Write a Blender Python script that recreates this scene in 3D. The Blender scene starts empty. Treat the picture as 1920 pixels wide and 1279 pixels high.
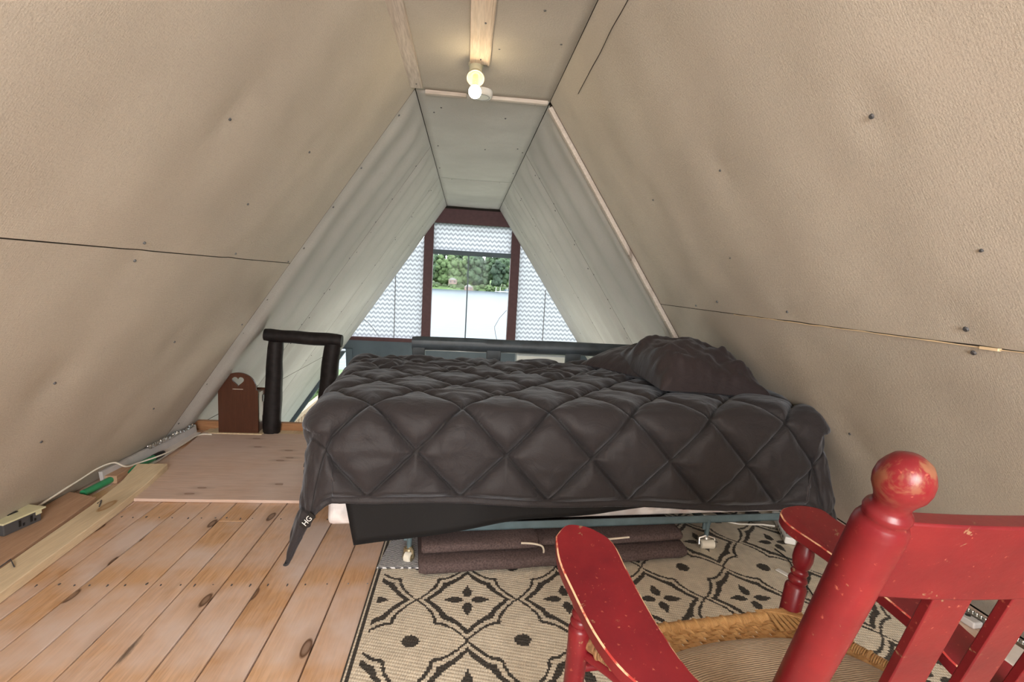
import bpy, math, random
import numpy as np
from mathutils import Vector, Matrix, noise

random.seed(7)
sc = bpy.context.scene
COL = sc.collection

# ------------------------------------------------------------------ camera
CAM = Vector((0.0, 0.0, 1.06))
RIGHT = Vector((0.99433920, -0.09039972, 0.05583414))
UP = Vector((-0.04433932, 0.12451328, 0.99122675))
BACK = Vector((-0.09655872, -0.98809126, 0.11980017))
cam_d = bpy.data.cameras.new('camera')
cam = bpy.data.objects.new('camera', cam_d)
COL.objects.link(cam)
m = Matrix.Identity(4)
for i in range(3):
    m[i][0] = RIGHT[i]; m[i][1] = UP[i]; m[i][2] = BACK[i]; m[i][3] = CAM[i]
cam.matrix_world = m
cam_d.sensor_width = 36.0
cam_d.lens = 930.0 / 1920.0 * 36.0
cam_d.clip_start = 0.05
cam_d.clip_end = 2000
sc.camera = cam

# ------------------------------------------------------------------ world and light
world = bpy.data.worlds.new('overcast_sky')
sc.world = world
world.use_nodes = True
wn = world.node_tree
bg = wn.nodes['Background']
bg.inputs['Color'].default_value = (0.90, 0.95, 1.0, 1)
bg.inputs['Strength'].default_value = 4.2

def area(name, loc, rot, sx, sy, power, color, spread=180):
    d = bpy.data.lights.new(name, 'AREA')
    d.shape = 'RECTANGLE'; d.size = sx; d.size_y = sy
    d.energy = power; d.color = color
    d.spread = math.radians(spread)
    o = bpy.data.objects.new(name, d)
    COL.objects.link(o)
    o.location = loc; o.rotation_euler = rot
    return o
# added fill light, unseen, outside an added opening in the gable behind the camera
area('rear_fill_light', (0.05, -1.78, 1.2), (math.radians(90), 0, 0), 1.3, 1.1, 116, (1.0, 0.95, 0.89))
# daylight from the tall glass gable facing the lake
for _p in (area('lake_window_portal', (0.0, 7.55, 0.9), (math.radians(-90), 0, 0), 3.6, 2.0, 1, (1, 1, 1)),
           area('lower_window_portal', (0.0, 7.55, -1.3), (math.radians(-90), 0, 0), 6.4, 2.1, 1, (1, 1, 1))):
    _p.data.cycles.is_portal = True

# added fill light in the tall room below, unseen, brightens the far walls
_d = bpy.data.lights.new('lower_fill_light', 'POINT'); _d.energy = 66; _d.shadow_soft_size = 0.35; _d.color = (1.0, 0.94, 0.82)
_o = bpy.data.objects.new('lower_fill_light', _d); COL.objects.link(_o); _o.location = (0.05, 5.4, -0.75)

sc.view_settings.view_transform = 'Standard'
sc.view_settings.look = 'None'
sc.view_settings.gamma = 1.0
sc.view_settings.use_curve_mapping = False
sc.view_settings.exposure = 0.15
try:
    sc.cycles.max_bounces = 10
    sc.cycles.diffuse_bounces = 6
    sc.cycles.transparent_max_bounces = 12
    sc.cycles.caustics_reflective = False
    sc.cycles.caustics_refractive = False
    sc.cycles.sample_clamp_indirect = 4.0
    sc.cycles.use_denoising = True
except Exception:
    pass

# ------------------------------------------------------------------ material helpers
class NT:
    def __init__(s, name):
        s.m = bpy.data.materials.new(name)
        s.m.use_nodes = True
        s.t = s.m.node_tree
        s.b = s.t.nodes['Principled BSDF']
        s.out = s.t.nodes['Material Output']
    def n(s, typ, **kw):
        nd = s.t.nodes.new(typ)
        for k, v in kw.items():
            setattr(nd, k, v)
        return nd
    def l(s, a, b):
        s.t.links.new(a, b)
    def set(s, **kw):
        for k, v in kw.items():
            s.b.inputs[k.replace('_', ' ')].default_value = v
    def obj(s, scale=(1, 1, 1), rand=False, rot=(0, 0, 0)):
        tc = s.n('ShaderNodeTexCoord')
        mp = s.n('ShaderNodeMapping')
        mp.inputs['Scale'].default_value = scale
        mp.inputs['Rotation'].default_value = rot
        s.l(tc.outputs['Object'], mp.inputs['Vector'])
        if rand:
            oi = s.n('ShaderNodeObjectInfo')
            mu = s.n('ShaderNodeMath', operation='MULTIPLY'); mu.inputs[1].default_value = 37.0
            s.l(oi.outputs['Random'], mu.inputs[0])
            cb = s.n('ShaderNodeCombineXYZ')
            for i in range(3): s.l(mu.outputs[0], cb.inputs[i])
            s.l(cb.outputs[0], mp.inputs['Location'])
        return mp.outputs[0]
    def noise(s, vec, scale, detail=4, rough=0.5, dist=0.0):
        nd = s.n('ShaderNodeTexNoise')
        nd.inputs['Scale'].default_value = scale
        nd.inputs['Detail'].default_value = detail
        nd.inputs['Roughness'].default_value = rough
        nd.inputs['Distortion'].default_value = dist
        s.l(vec, nd.inputs['Vector'])
        return nd.outputs['Fac']
    def ramp(s, fac, stops):
        nd = s.n('ShaderNodeValToRGB')
        cr = nd.color_ramp
        while len(cr.elements) < len(stops): cr.elements.new(0.5)
        for e, (p, c) in zip(cr.elements, stops):
            e.position = p
            e.color = (c[0], c[1], c[2], 1) if hasattr(c, '__len__') else (c, c, c, 1)
        s.l(fac, nd.inputs[0])
        return nd.outputs[0]
    def mix(s, fac, a, b, mode='MIX'):
        nd = s.n('ShaderNodeMix', data_type='RGBA', blend_type=mode)
        for sock, v in ((nd.inputs[0], fac), (nd.inputs[6], a), (nd.inputs[7], b)):
            if isinstance(v, (int, float)): sock.default_value = v
            elif isinstance(v, tuple): sock.default_value = (v[0], v[1], v[2], 1)
            else: s.l(v, sock)
        return nd.outputs[2]
    def math(s, op, a, b=0.0, clamp=False):
        nd = s.n('ShaderNodeMath', operation=op, use_clamp=clamp)
        for i, v in enumerate((a, b)):
            if isinstance(v, (int, float)): nd.inputs[i].default_value = v
            else: s.l(v, nd.inputs[i])
        return nd.outputs[0]
    def bump(s, h, strength=0.3, dist=0.01, prev=None):
        nd = s.n('ShaderNodeBump')
        nd.inputs['Strength'].default_value = strength
        nd.inputs['Distance'].default_value = dist
        s.l(h, nd.inputs['Height'])
        if prev is not None: s.l(prev, nd.inputs['Normal'])
        s.l(nd.outputs[0], s.b.inputs['Normal'])
        return nd.outputs[0]
    def col(s, c):
        if isinstance(c, tuple): s.b.inputs['Base Color'].default_value = (c[0], c[1], c[2], 1)
        else: s.l(c, s.b.inputs['Base Color'])

def plain(name, c, rough=0.6, metal=0.0, var=0.12, scale=20, bump=0.0, spec=0.5):
    k = NT(name)
    v = k.obj()
    f = k.noise(v, scale, 5)
    lo = tuple(max(0, x * (1 - var)) for x in c); hi = tuple(min(1, x * (1 + var)) for x in c)
    k.col(k.ramp(f, [(0.3, lo), (0.7, hi)]))
    k.set(Roughness=rough, Metallic=metal)
    k.b.inputs['Specular IOR Level'].default_value = spec
    if bump: k.bump(f, bump, 0.004)
    return k.m

def fibreboard(name, c):
    k = NT(name)
    v = k.obj()
    big = k.noise(v, 1.3, 3)
    mid = k.noise(v, 9, 5, 0.6)
    fine = k.noise(v, 210, 4, 0.7)
    a = tuple(x * 0.90 for x in c); b = tuple(min(1, x * 1.07) for x in c)
    base = k.ramp(big, [(0.35, a), (0.65, b)])
    base = k.mix(k.ramp(mid, [(0.45, 0.0), (0.8, 0.35)]), base, tuple(x * 0.86 for x in c))
    base = k.mix(k.ramp(fine, [(0.30, 0.32), (0.55, 0.0)]), base, tuple(x * 0.55 for x in c))
    k.col(base)
    k.set(Roughness=0.9)
    k.b.inputs['Specular IOR Level'].default_value = 0.15
    w1 = k.n('ShaderNodeTexWave', wave_type='BANDS', bands_direction='Y')
    w1.inputs['Scale'].default_value = 55; w1.inputs['Distortion'].default_value = 1.2
    w1.inputs['Detail'].default_value = 1
    w2 = k.n('ShaderNodeTexWave', wave_type='BANDS', bands_direction='Z')
    w2.inputs['Scale'].default_value = 55; w2.inputs['Distortion'].default_value = 1.2
    w2.inputs['Detail'].default_value = 1
    k.l(v, w1.inputs['Vector']); k.l(v, w2.inputs['Vector'])
    h = k.math('ADD', k.math('MULTIPLY', w1.outputs['Fac'], 0.12), k.math('MULTIPLY', w2.outputs['Fac'], 0.12))
    h = k.math('ADD', h, k.math('MULTIPLY', k.noise(v, 130, 6, 0.8), 2.6))
    k.bump(h, 0.55, 0.0035)
    return k.m

def wood(name, c1, c2, knot=(0.10, 0.045, 0.02), axis=1, rough=0.45, knots=True, white=0.0, ks=1.0, spec=0.4, coat=0.0, stain=False):
    """Grain runs along the given axis of the object."""
    k = NT(name)
    g = [1.0, 1.0, 1.0]; g[axis] = 0.07
    v = k.obj(tuple(g), rand=True)
    warp = k.noise(v, 3.0, 3)
    streak = k.noise(v, 22, 6, 0.62, 1.2)
    fine = k.noise(v, 160, 3, 0.6)
    base = k.ramp(streak, [(0.28, c1), (0.5, tuple((a + b) / 2 for a, b in zip(c1, c2))), (0.72, c2)])
    base = k.mix(k.ramp(warp, [(0.35, 0.0), (0.7, 0.45)]), base, tuple(x * 0.8 for x in c1))
    base = k.mix(k.ramp(fine, [(0.38, 0.42), (0.6, 0.0)]), base, tuple(x * 0.55 for x in c1))
    oi = k.n('ShaderNodeObjectInfo')
    base = k.mix(k.math('MULTIPLY', oi.outputs['Random'], 0.45), base, tuple(min(1, x * 1.12) for x in c2))
    if white:
        big = k.noise(k.obj(), 2.4, 4, 0.6)
        base = k.mix(k.math('MULTIPLY', k.ramp(big, [(0.42, 0.0), (0.62, 1.0)]), white), base, (0.68, 0.57, 0.53))
    if knots:
        kv = [5.5 * ks] * 3; kv[axis] = 1.9 * ks
        vo = k.n('ShaderNodeTexVoronoi', voronoi_dimensions='2D'); vo.inputs['Scale'].default_value = 1.0
        vv = k.obj(tuple(kv), rand=True)
        k.l(vv, vo.inputs['Vector'])
        gate = k.n('ShaderNodeSeparateColor'); k.l(vo.outputs['Color'], gate.inputs[0])
        on = k.math('GREATER_THAN', gate.outputs[0], 0.55)
        d = k.math('ADD', vo.outputs['Distance'], k.math('MULTIPLY', k.noise(vv, 4, 2), 0.05))
        core = k.math('MULTIPLY', k.ramp(d, [(0.0, 0.45), (0.06, 0.6), (0.085, 1.0), (0.105, 0.0)]), on)
        halo = k.math('MULTIPLY', k.ramp(d, [(0.12, 0.35), (0.26, 0.0)]), on)
        base = k.mix(halo, base, tuple(x * 0.55 for x in c1))
        base = k.mix(core, base, knot)
    if stain:  # one burnt, ragged stain in the boards
        ge = k.n('ShaderNodeNewGeometry'); mp = k.n('ShaderNodeMapping')
        mp.vector_type = 'TEXTURE'
        mp.inputs['Location'].default_value = (-.872, 1.32, 0); mp.inputs['Scale'].default_value = (.022, .13, 1)
        k.l(ge.outputs['Position'], mp.inputs['Vector'])
        ln = k.n('ShaderNodeVectorMath', operation='LENGTH'); k.l(mp.outputs[0], ln.inputs[0])
        q = k.math('ADD', ln.outputs['Value'], k.math('MULTIPLY', k.noise(k.obj((1, .15, 1)), 60, 4, 0.7), 1.1))
        base = k.mix(k.ramp(q, [(0.75, 0.8), (1.0, 0.0)]), base, (0.10, 0.075, 0.06))
    k.col(base)
    k.set(Roughness=rough)
    k.b.inputs['Specular IOR Level'].default_value = spec
    k.b.inputs['Coat Weight'].default_value = coat
    k.b.inputs['Coat Roughness'].default_value = 0.25
    k.bump(k.math('ADD', k.math('MULTIPLY', streak, 0.6), fine), 0.12, 0.002)
    return k.m

M = {}
M['board'] = fibreboard('bulb_lit_fibreboard', (0.59, 0.54, 0.465))  # near boards, bulb warmth painted into the base colour
M['board_far'] = fibreboard('window_lit_fibreboard', (0.60, 0.59, 0.565))  # same board farther off, neutral window light painted into its colour
M['ceil'] = fibreboard('ceiling_fibreboard', (0.55, 0.51, 0.45))
M['ceil_far'] = fibreboard('window_lit_ceiling_board', (0.60, 0.59, 0.56))  # far ceiling copy, the same neutral window light in its colour
M['backing'] = plain('dark_backing', (0.02, 0.016, 0.012), 0.9)
M['cut_edge'] = plain('dark_cut_board_edge', (0.06, 0.045, 0.032), 0.9)
M['tear'] = plain('torn_board_edge', (0.72, 0.56, 0.36), 0.9)
M['plank'] = wood('pine_floor', (0.54, 0.295, 0.14), (0.74, 0.49, 0.31), white=0.85, rough=0.42, spec=0.45, stain=True)
M['plywood'] = wood('plywood', (0.58, 0.40, 0.31), (0.72, 0.56, 0.48), knot=(0.22, 0.12, 0.08), axis=0, white=0.5, ks=1.7, rough=0.5)
M['pale_pine'] = wood('pale_pine', (0.60, 0.44, 0.26), (0.78, 0.66, 0.47), knot=(0.35, 0.2, 0.09), ks=0.7, rough=0.7)
M['brown_board'] = wood('brown_board', (0.42, 0.25, 0.155), (0.52, 0.34, 0.23), ks=0.8, rough=0.6)
M['batten'] = wood('weathered_batten', (0.46, 0.38, 0.32), (0.72, 0.66, 0.60), knot=(0.25, 0.2, 0.17), ks=1.1, rough=0.75)
M['batten_warm'] = wood('warm_batten', (0.60, 0.44, 0.31), (0.78, 0.68, 0.58), knot=(0.35, 0.2, 0.13), ks=1.0, rough=0.6)
M['batten_x'] = wood('weathered_batten_cross', (0.50, 0.42, 0.36), (0.76, 0.71, 0.65), axis=0, rough=0.75, knots=False)
M['fascia'] = wood('fascia_pine', (0.36, 0.17, 0.075), (0.46, 0.24, 0.12), axis=0, rough=0.5)
M['maroon'] = plain('maroon_frame_paint', (0.085, 0.032, 0.036), 0.55)
M['slate'] = plain('slate_panel_paint', (0.085, 0.115, 0.14), 0.6, scale=4)
M['slate_edge'] = plain('slate_panel_edge', (0.30, 0.36, 0.38), 0.6)
M['darkwood'] = plain('dark_stained_log', (0.012, 0.009, 0.009), 0.6, var=0.5, scale=30, bump=0.3, spec=0.25)
M['beam'] = plain('dark_painted_beam', (0.05, 0.064, 0.078), 0.5, var=0.3, scale=14, bump=0.2)
M['walnut'] = wood('dark_walnut', (0.050, 0.018, 0.010), (0.095, 0.036, 0.020), axis=2, rough=0.35, knots=False)
M['walnut_light'] = wood('walnut_side', (0.20, 0.13, 0.10), (0.30, 0.22, 0.18), axis=2, rough=0.45, knots=False)
M['white_plastic'] = plain('white_plastic', (0.78, 0.78, 0.76), 0.35, var=0.03)
M['cream_plastic'] = plain('cream_plastic', (0.66, 0.63, 0.42), 0.35, var=0.05)
M['ivory'] = plain('ivory_ceramic', (0.62, 0.60, 0.44), 0.25, var=0.05)
M['black'] = plain('black_plastic', (0.012, 0.012, 0.013), 0.4)
M['dark_grey'] = plain('dark_grey_plastic', (0.07, 0.07, 0.075), 0.5)
M['grey'] = plain('grey_plastic', (0.22, 0.22, 0.23), 0.5)
M['steel_blue'] = plain('blue_grey_steel', (0.13, 0.19, 0.215), 0.4, metal=0.3, var=0.15)
M['chrome'] = plain('galvanised_steel', (0.62, 0.62, 0.60), 0.28, metal=1.0, var=0.1, scale=60)
M['caster_cream'] = plain('cream_caster', (0.74, 0.70, 0.60), 0.4, var=0.06)
M['brass'] = plain('dull_brass_fork', (0.40, 0.34, 0.22), 0.35, metal=0.8)
M['white_cable'] = plain('white_cable', (0.76, 0.72, 0.64), 0.45, var=0.04)
M['green'] = plain('green_tube', (0.035, 0.27, 0.12), 0.35, var=0.1)
M['foil'] = plain('crumpled_foil', (0.8, 0.8, 0.8), 0.22, metal=1.0, bump=0.8, scale=80)
M['white_metal'] = plain('white_enamel', (0.52, 0.50, 0.50), 0.4, var=0.06)
M['blanket'] = plain('brown_fleece', (0.088, 0.064, 0.062), 0.95, var=0.35, scale=180, bump=0.5, spec=0.1)
M['piping'] = plain('cream_piping', (0.62, 0.55, 0.45), 0.8)
M['pale_floor'] = plain('pale_floor_tile', (0.45, 0.44, 0.43), 0.6)
M['clear_white'] = plain('white_foam_board', (0.72, 0.66, 0.62), 0.7, var=0.05)

def fabric(name, c, sheen=0.4, rough=0.75, wr=0.25, sc1=9.0, seam=False):
    k = NT(name)
    v = k.obj()
    f = k.noise(v, 500, 2)
    w = k.noise(k.obj((1, 2.2, 1)), sc1, 5, 0.6, 1.5)
    cc = k.ramp(f, [(0.3, tuple(x * 0.8 for x in c)), (0.7, tuple(x * 1.2 for x in c))])
    if seam:  # quilting thread, darkened and widened to paint crease shade along the stitched lines
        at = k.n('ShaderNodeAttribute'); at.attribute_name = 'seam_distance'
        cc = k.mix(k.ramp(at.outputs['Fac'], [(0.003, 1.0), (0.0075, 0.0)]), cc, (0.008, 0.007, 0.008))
    k.col(cc)
    k.set(Roughness=rough)
    k.b.inputs['Sheen Weight'].default_value = sheen
    k.b.inputs['Sheen Roughness'].default_value = 0.45
    k.b.inputs['Sheen Tint'].default_value = (0.8, 0.88, 1.0, 1)
    k.b.inputs['Specular IOR Level'].default_value = 0.3
    k.bump(w, wr, 0.012)
    return k.m
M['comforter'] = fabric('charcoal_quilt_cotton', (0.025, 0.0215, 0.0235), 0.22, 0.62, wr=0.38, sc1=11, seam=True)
M['lining'] = fabric('grey_quilt_lining', (0.05, 0.043, 0.045), 0.15)
M['sheet'] = fabric('black_bed_sheet', (0.006, 0.0055, 0.006), 0.05, wr=0.12)
M['pillowcase'] = fabric('dark_brown_pillowcase', (0.032, 0.024, 0.026), 0.10, 0.5, wr=0.35, sc1=7)
M['tag'] = plain('black_satin_tag', (0.006, 0.006, 0.006), 0.5)
M['print_white'] = plain('white_print', (0.8, 0.8, 0.8), 0.6, var=0.02)
M['print_grey'] = plain('grey_print', (0.15, 0.15, 0.16), 0.6, var=0.02)

def ticking():
    k = NT('box_spring_ticking')
    v = k.obj()
    vo = k.n('ShaderNodeTexVoronoi'); vo.inputs['Scale'].default_value = 16
    k.l(v, vo.inputs['Vector'])
    f = k.noise(v, 14, 4)
    base = k.ramp(vo.outputs['Distance'], [(0.25, (0.62, 0.52, 0.50)), (0.6, (0.80, 0.76, 0.75))])
    k.col(k.mix(k.ramp(f, [(0.45, 0.0), (0.6, 0.7)]), base, (0.50, 0.48, 0.48)))
    k.set(Roughness=0.85)
    k.bump(f, 0.3, 0.006)
    return k.m
M['ticking'] = ticking()

def red_paint(name='worn_red_paint', top=None):
    k = NT(name)
    v = k.obj()
    f = k.noise(v, 9, 5, 0.6)
    chips = k.noise(v, 34, 6, 0.68, 0.6)
    sp = k.noise(v, 130, 3, 0.6)
    base = k.ramp(f, [(0.3, (0.105, 0.005, 0.010)), (0.7, (0.175, 0.010, 0.014))])
    base = k.mix(k.ramp(sp, [(0.66, 0.0), (0.74, 0.5)]), base, (0.50, 0.16, 0.10))
    base = k.mix(k.ramp(chips, [(0.655, 0.0), (0.675, 0.9)]), base, (0.22, 0.13, 0.075))
    if top:
        sx = k.n('ShaderNodeSeparateXYZ'); k.l(v, sx.inputs[0])
        hi = k.ramp(sx.outputs['Z'], [(top - .05, 0.0), (top, 1.0)])
        wear = k.ramp(k.noise(v, 26, 5, 0.65, 0.5), [(0.50, 0.0), (0.56, 0.85)])
        base = k.mix(k.math('MULTIPLY', hi, wear), base, (0.20, 0.085, 0.045))
    k.col(base)
    k.set(Roughness=0.33)
    k.b.inputs['Specular IOR Level'].default_value = 0.36
    k.b.inputs['Coat Weight'].default_value = 0.03
    k.b.inputs['Coat Roughness'].default_value = 0.25
    k.bump(k.noise(v, 60, 4, 0.6), 0.16, 0.002)
    return k.m
M['red'] = red_paint()
M['red_post'] = red_paint('worn_red_post_paint', 0.865)
def worn_edge():
    k = NT('worn_paint_edge')
    f = k.noise(k.obj(), 45, 4, 0.6)
    k.col(k.ramp(f, [(0.42, (0.36, 0.03, 0.025)), (0.55, (0.62, 0.40, 0.24))]))
    k.set(Roughness=0.5)
    return k.m
M['red_edge'] = worn_edge()

def rattan(name='rattan_cane', c1=(0.36, 0.19, 0.07), c2=(0.52, 0.31, 0.13)):
    k = NT(name)
    v = k.obj()
    k.col(k.ramp(k.noise(v, 70, 4, 0.6), [(0.3, c1), (0.68, c2)]))
    k.set(Roughness=0.4)
    return k.m
M['rattan'] = rattan()
M['rattan_dark'] = rattan('old_rattan_cane', (0.10, 0.045, 0.02), (0.34, 0.19, 0.09))

def corduroy():
    k = NT('brown_corduroy')
    v = k.obj((1, 1, 1), rot=(0, 0, math.radians(-8)))
    w = k.n('ShaderNodeTexWave', wave_type='BANDS', bands_direction='Y')
    w.inputs['Scale'].default_value = 75; w.inputs['Distortion'].default_value = 1.6
    w.inputs['Detail'].default_value = 2
    k.l(v, w.inputs['Vector'])
    f = k.noise(v, 12, 4)
    base = k.ramp(w.outputs['Fac'], [(0.1, (0.19, 0.125, 0.072)), (0.8, (0.36, 0.255, 0.16))])
    k.col(k.mix(k.ramp(f, [(0.4, 0.0), (0.7, 0.4)]), base, (0.44, 0.33, 0.22)))
    k.set(Roughness=0.9)
    k.b.inputs['Sheen Weight'].default_value = 0.3
    k.bump(w.outputs['Fac'], 0.5, 0.003)
    return k.m
M['corduroy'] = corduroy()

def weave(name, c, rib=210.0):
    k = NT(name)
    v = k.obj((1, 1, 1), rot=(0, 0, math.radians(14)))
    w = k.n('ShaderNodeTexWave', wave_type='BANDS', bands_direction='Y')
    w.inputs['Scale'].default_value = 26; w.inputs['Distortion'].default_value = 0.4
    k.l(v, w.inputs['Vector'])
    w2 = k.n('ShaderNodeTexWave', wave_type='BANDS', bands_direction='X')
    w2.inputs['Scale'].default_value = 45; w2.inputs['Distortion'].default_value = 0.4
    k.l(v, w2.inputs['Vector'])
    st = k.math('MULTIPLY', k.ramp(w.outputs['Fac'], [(0.0, 1.0), (0.22, 0.0)]), k.ramp(w2.outputs['Fac'], [(0.35, 0.0), (0.6, 1.0)]))
    n = k.noise(v, 30, 4)
    base = k.ramp(n, [(0.3, tuple(x * 0.88 for x in c)), (0.7, tuple(min(1, x * 1.08) for x in c))])
    base = k.mix(k.math('MULTIPLY', st, 0.55), base, tuple(x * 0.3 for x in c))
    k.col(base)
    k.set(Roughness=0.5)
    k.b.inputs['Specular IOR Level'].default_value = 0.35
    k.bump(k.math('ADD', w.outputs['Fac'], w2.outputs['Fac']), 0.35, 0.002)
    return k.m
M['rug_cream'] = weave('cream_plastic_weave', (0.66, 0.59, 0.48))
M['rug_dark'] = weave('charcoal_plastic_weave', (0.062, 0.056, 0.050))

def rag():
    k = NT('grey_rag_weave')
    v = k.obj((1, 1, 1), rot=(0, 0, 0.25))
    w = k.n('ShaderNodeTexWave', wave_type='BANDS', bands_direction='Y')
    w.inputs['Scale'].default_value = 42; w.inputs['Distortion'].default_value = 5
    w.inputs['Detail'].default_value = 3
    k.l(v, w.inputs['Vector'])
    k.col(k.ramp(w.outputs['Fac'], [(0.3, (0.06, 0.06, 0.065)), (0.6, (0.62, 0.62, 0.64))]))
    k.set(Roughness=0.8)
    k.bump(w.outputs['Fac'], 0.4, 0.003)
    return k.m
M['rag'] = rag()

def glass(name, tint=(0.97, 0.99, 0.98), gloss=0.002):
    k = NT(name)
    tr = k.n('ShaderNodeBsdfTransparent'); tr.inputs[0].default_value = (*tint, 1)
    gl = k.n('ShaderNodeBsdfGlossy'); gl.inputs['Roughness'].default_value = 0.03
    mx = k.n('ShaderNodeMixShader'); mx.inputs[0].default_value = gloss
    k.l(tr.outputs[0], mx.inputs[1]); k.l(gl.outputs[0], mx.inputs[2])
    k.l(mx.outputs[0], k.out.inputs['Surface'])
    return k.m
M['glass'] = glass('clear_window_glass')
M['bulb_glass'] = glass('bulb_collar_glass', (0.95, 0.95, 0.9), 0.12)

def film():
    """Obscured glass pressed with rows of zigzags."""
    k = NT('zigzag_patterned_glass')
    tc = k.n('ShaderNodeTexCoord'); sp = k.n('ShaderNodeSeparateXYZ')
    k.l(tc.outputs['Object'], sp.inputs[0])
    zig = k.n('ShaderNodeMath', operation='PINGPONG'); zig.inputs[1].default_value = 0.032
    k.l(sp.outputs['X'], zig.inputs[0])
    z = k.math('ADD', sp.outputs['Z'], zig.outputs[0])
    s = k.math('SINE', k.math('MULTIPLY', z, 2 * math.pi / 0.066))
    n = k.noise(tc.outputs['Object'], 14, 3)
    f = k.math('ADD', k.math('MULTIPLY', s, 0.5), 0.5)
    f = k.math('ADD', k.math('MULTIPLY', f, 0.75), k.math('MULTIPLY', n, 0.35), clamp=True)
    c = k.ramp(f, [(0.25, (0.60, 0.61, 0.63)), (0.75, (0.92, 0.93, 0.95))])
    tr = k.n('ShaderNodeBsdfTransparent'); k.l(k.mix(1.0, c, (0.35, 0.35, 0.35), 'MULTIPLY'), tr.inputs[0])
    tl = k.n('ShaderNodeBsdfTranslucent'); k.l(c, tl.inputs[0])
    mx = k.n('ShaderNodeMixShader'); mx.inputs[0].default_value = 0.6
    k.l(tr.outputs[0], mx.inputs[1]); k.l(tl.outputs[0], mx.inputs[2])
    k.l(mx.outputs[0], k.out.inputs['Surface'])
    return k.m
M['film'] = film()

def emit(name, c, s):
    k = NT(name)
    k.b.inputs['Emission Color'].default_value = (*c, 1)
    k.b.inputs['Emission Strength'].default_value = s
    return k.m
M['bulb'] = emit('lit_bulb', (1.0, 0.80, 0.50), 48.0)

def water():
    k = NT('lake_water')
    v = k.obj((0.35, 1.0, 1))
    k.col((0.08, 0.10, 0.13)); k.set(Roughness=0.35)
    k.b.inputs['Specular IOR Level'].default_value = 0.22
    k.bump(k.noise(v, 1.2, 5, 0.6), 0.35, 0.4)
    return k.m
M['water'] = water()
M['grass'] = plain('lawn_grass', (0.10, 0.145, 0.055), 0.9, var=0.35, scale=3)
M['shore'] = plain('shore_grass', (0.10, 0.16, 0.05), 0.9, var=0.3, scale=0.3)
def leaf(name, c):
    k = NT(name)
    f = k.noise(k.obj(), 0.9, 6, 0.75)
    k.col(k.ramp(f, [(0.3, tuple(x * 0.45 for x in c)), (0.55, c), (0.75, tuple(min(1, x * 1.5) for x in c))]))
    k.set(Roughness=0.8)
    k.bump(f, 1.0, 0.8)
    return k.m
M['leaf_a'] = leaf('dark_green_foliage', (0.055, 0.090, 0.055))
M['leaf_b'] = leaf('mid_green_foliage', (0.085, 0.140, 0.070))
M['leaf_c'] = leaf('light_green_foliage', (0.14, 0.21, 0.08))
M['bark'] = plain('bark', (0.16, 0.13, 0.10), 0.9)
M['pinkwall'] = plain('pinkish_shed_wall', (0.30, 0.20, 0.17), 0.8)
M['roofgrey'] = plain('grey_roof', (0.35, 0.33, 0.32), 0.8)
M['deckwood'] = plain('treated_deck_wood', (0.36, 0.25, 0.17), 0.8, var=0.1)

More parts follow.
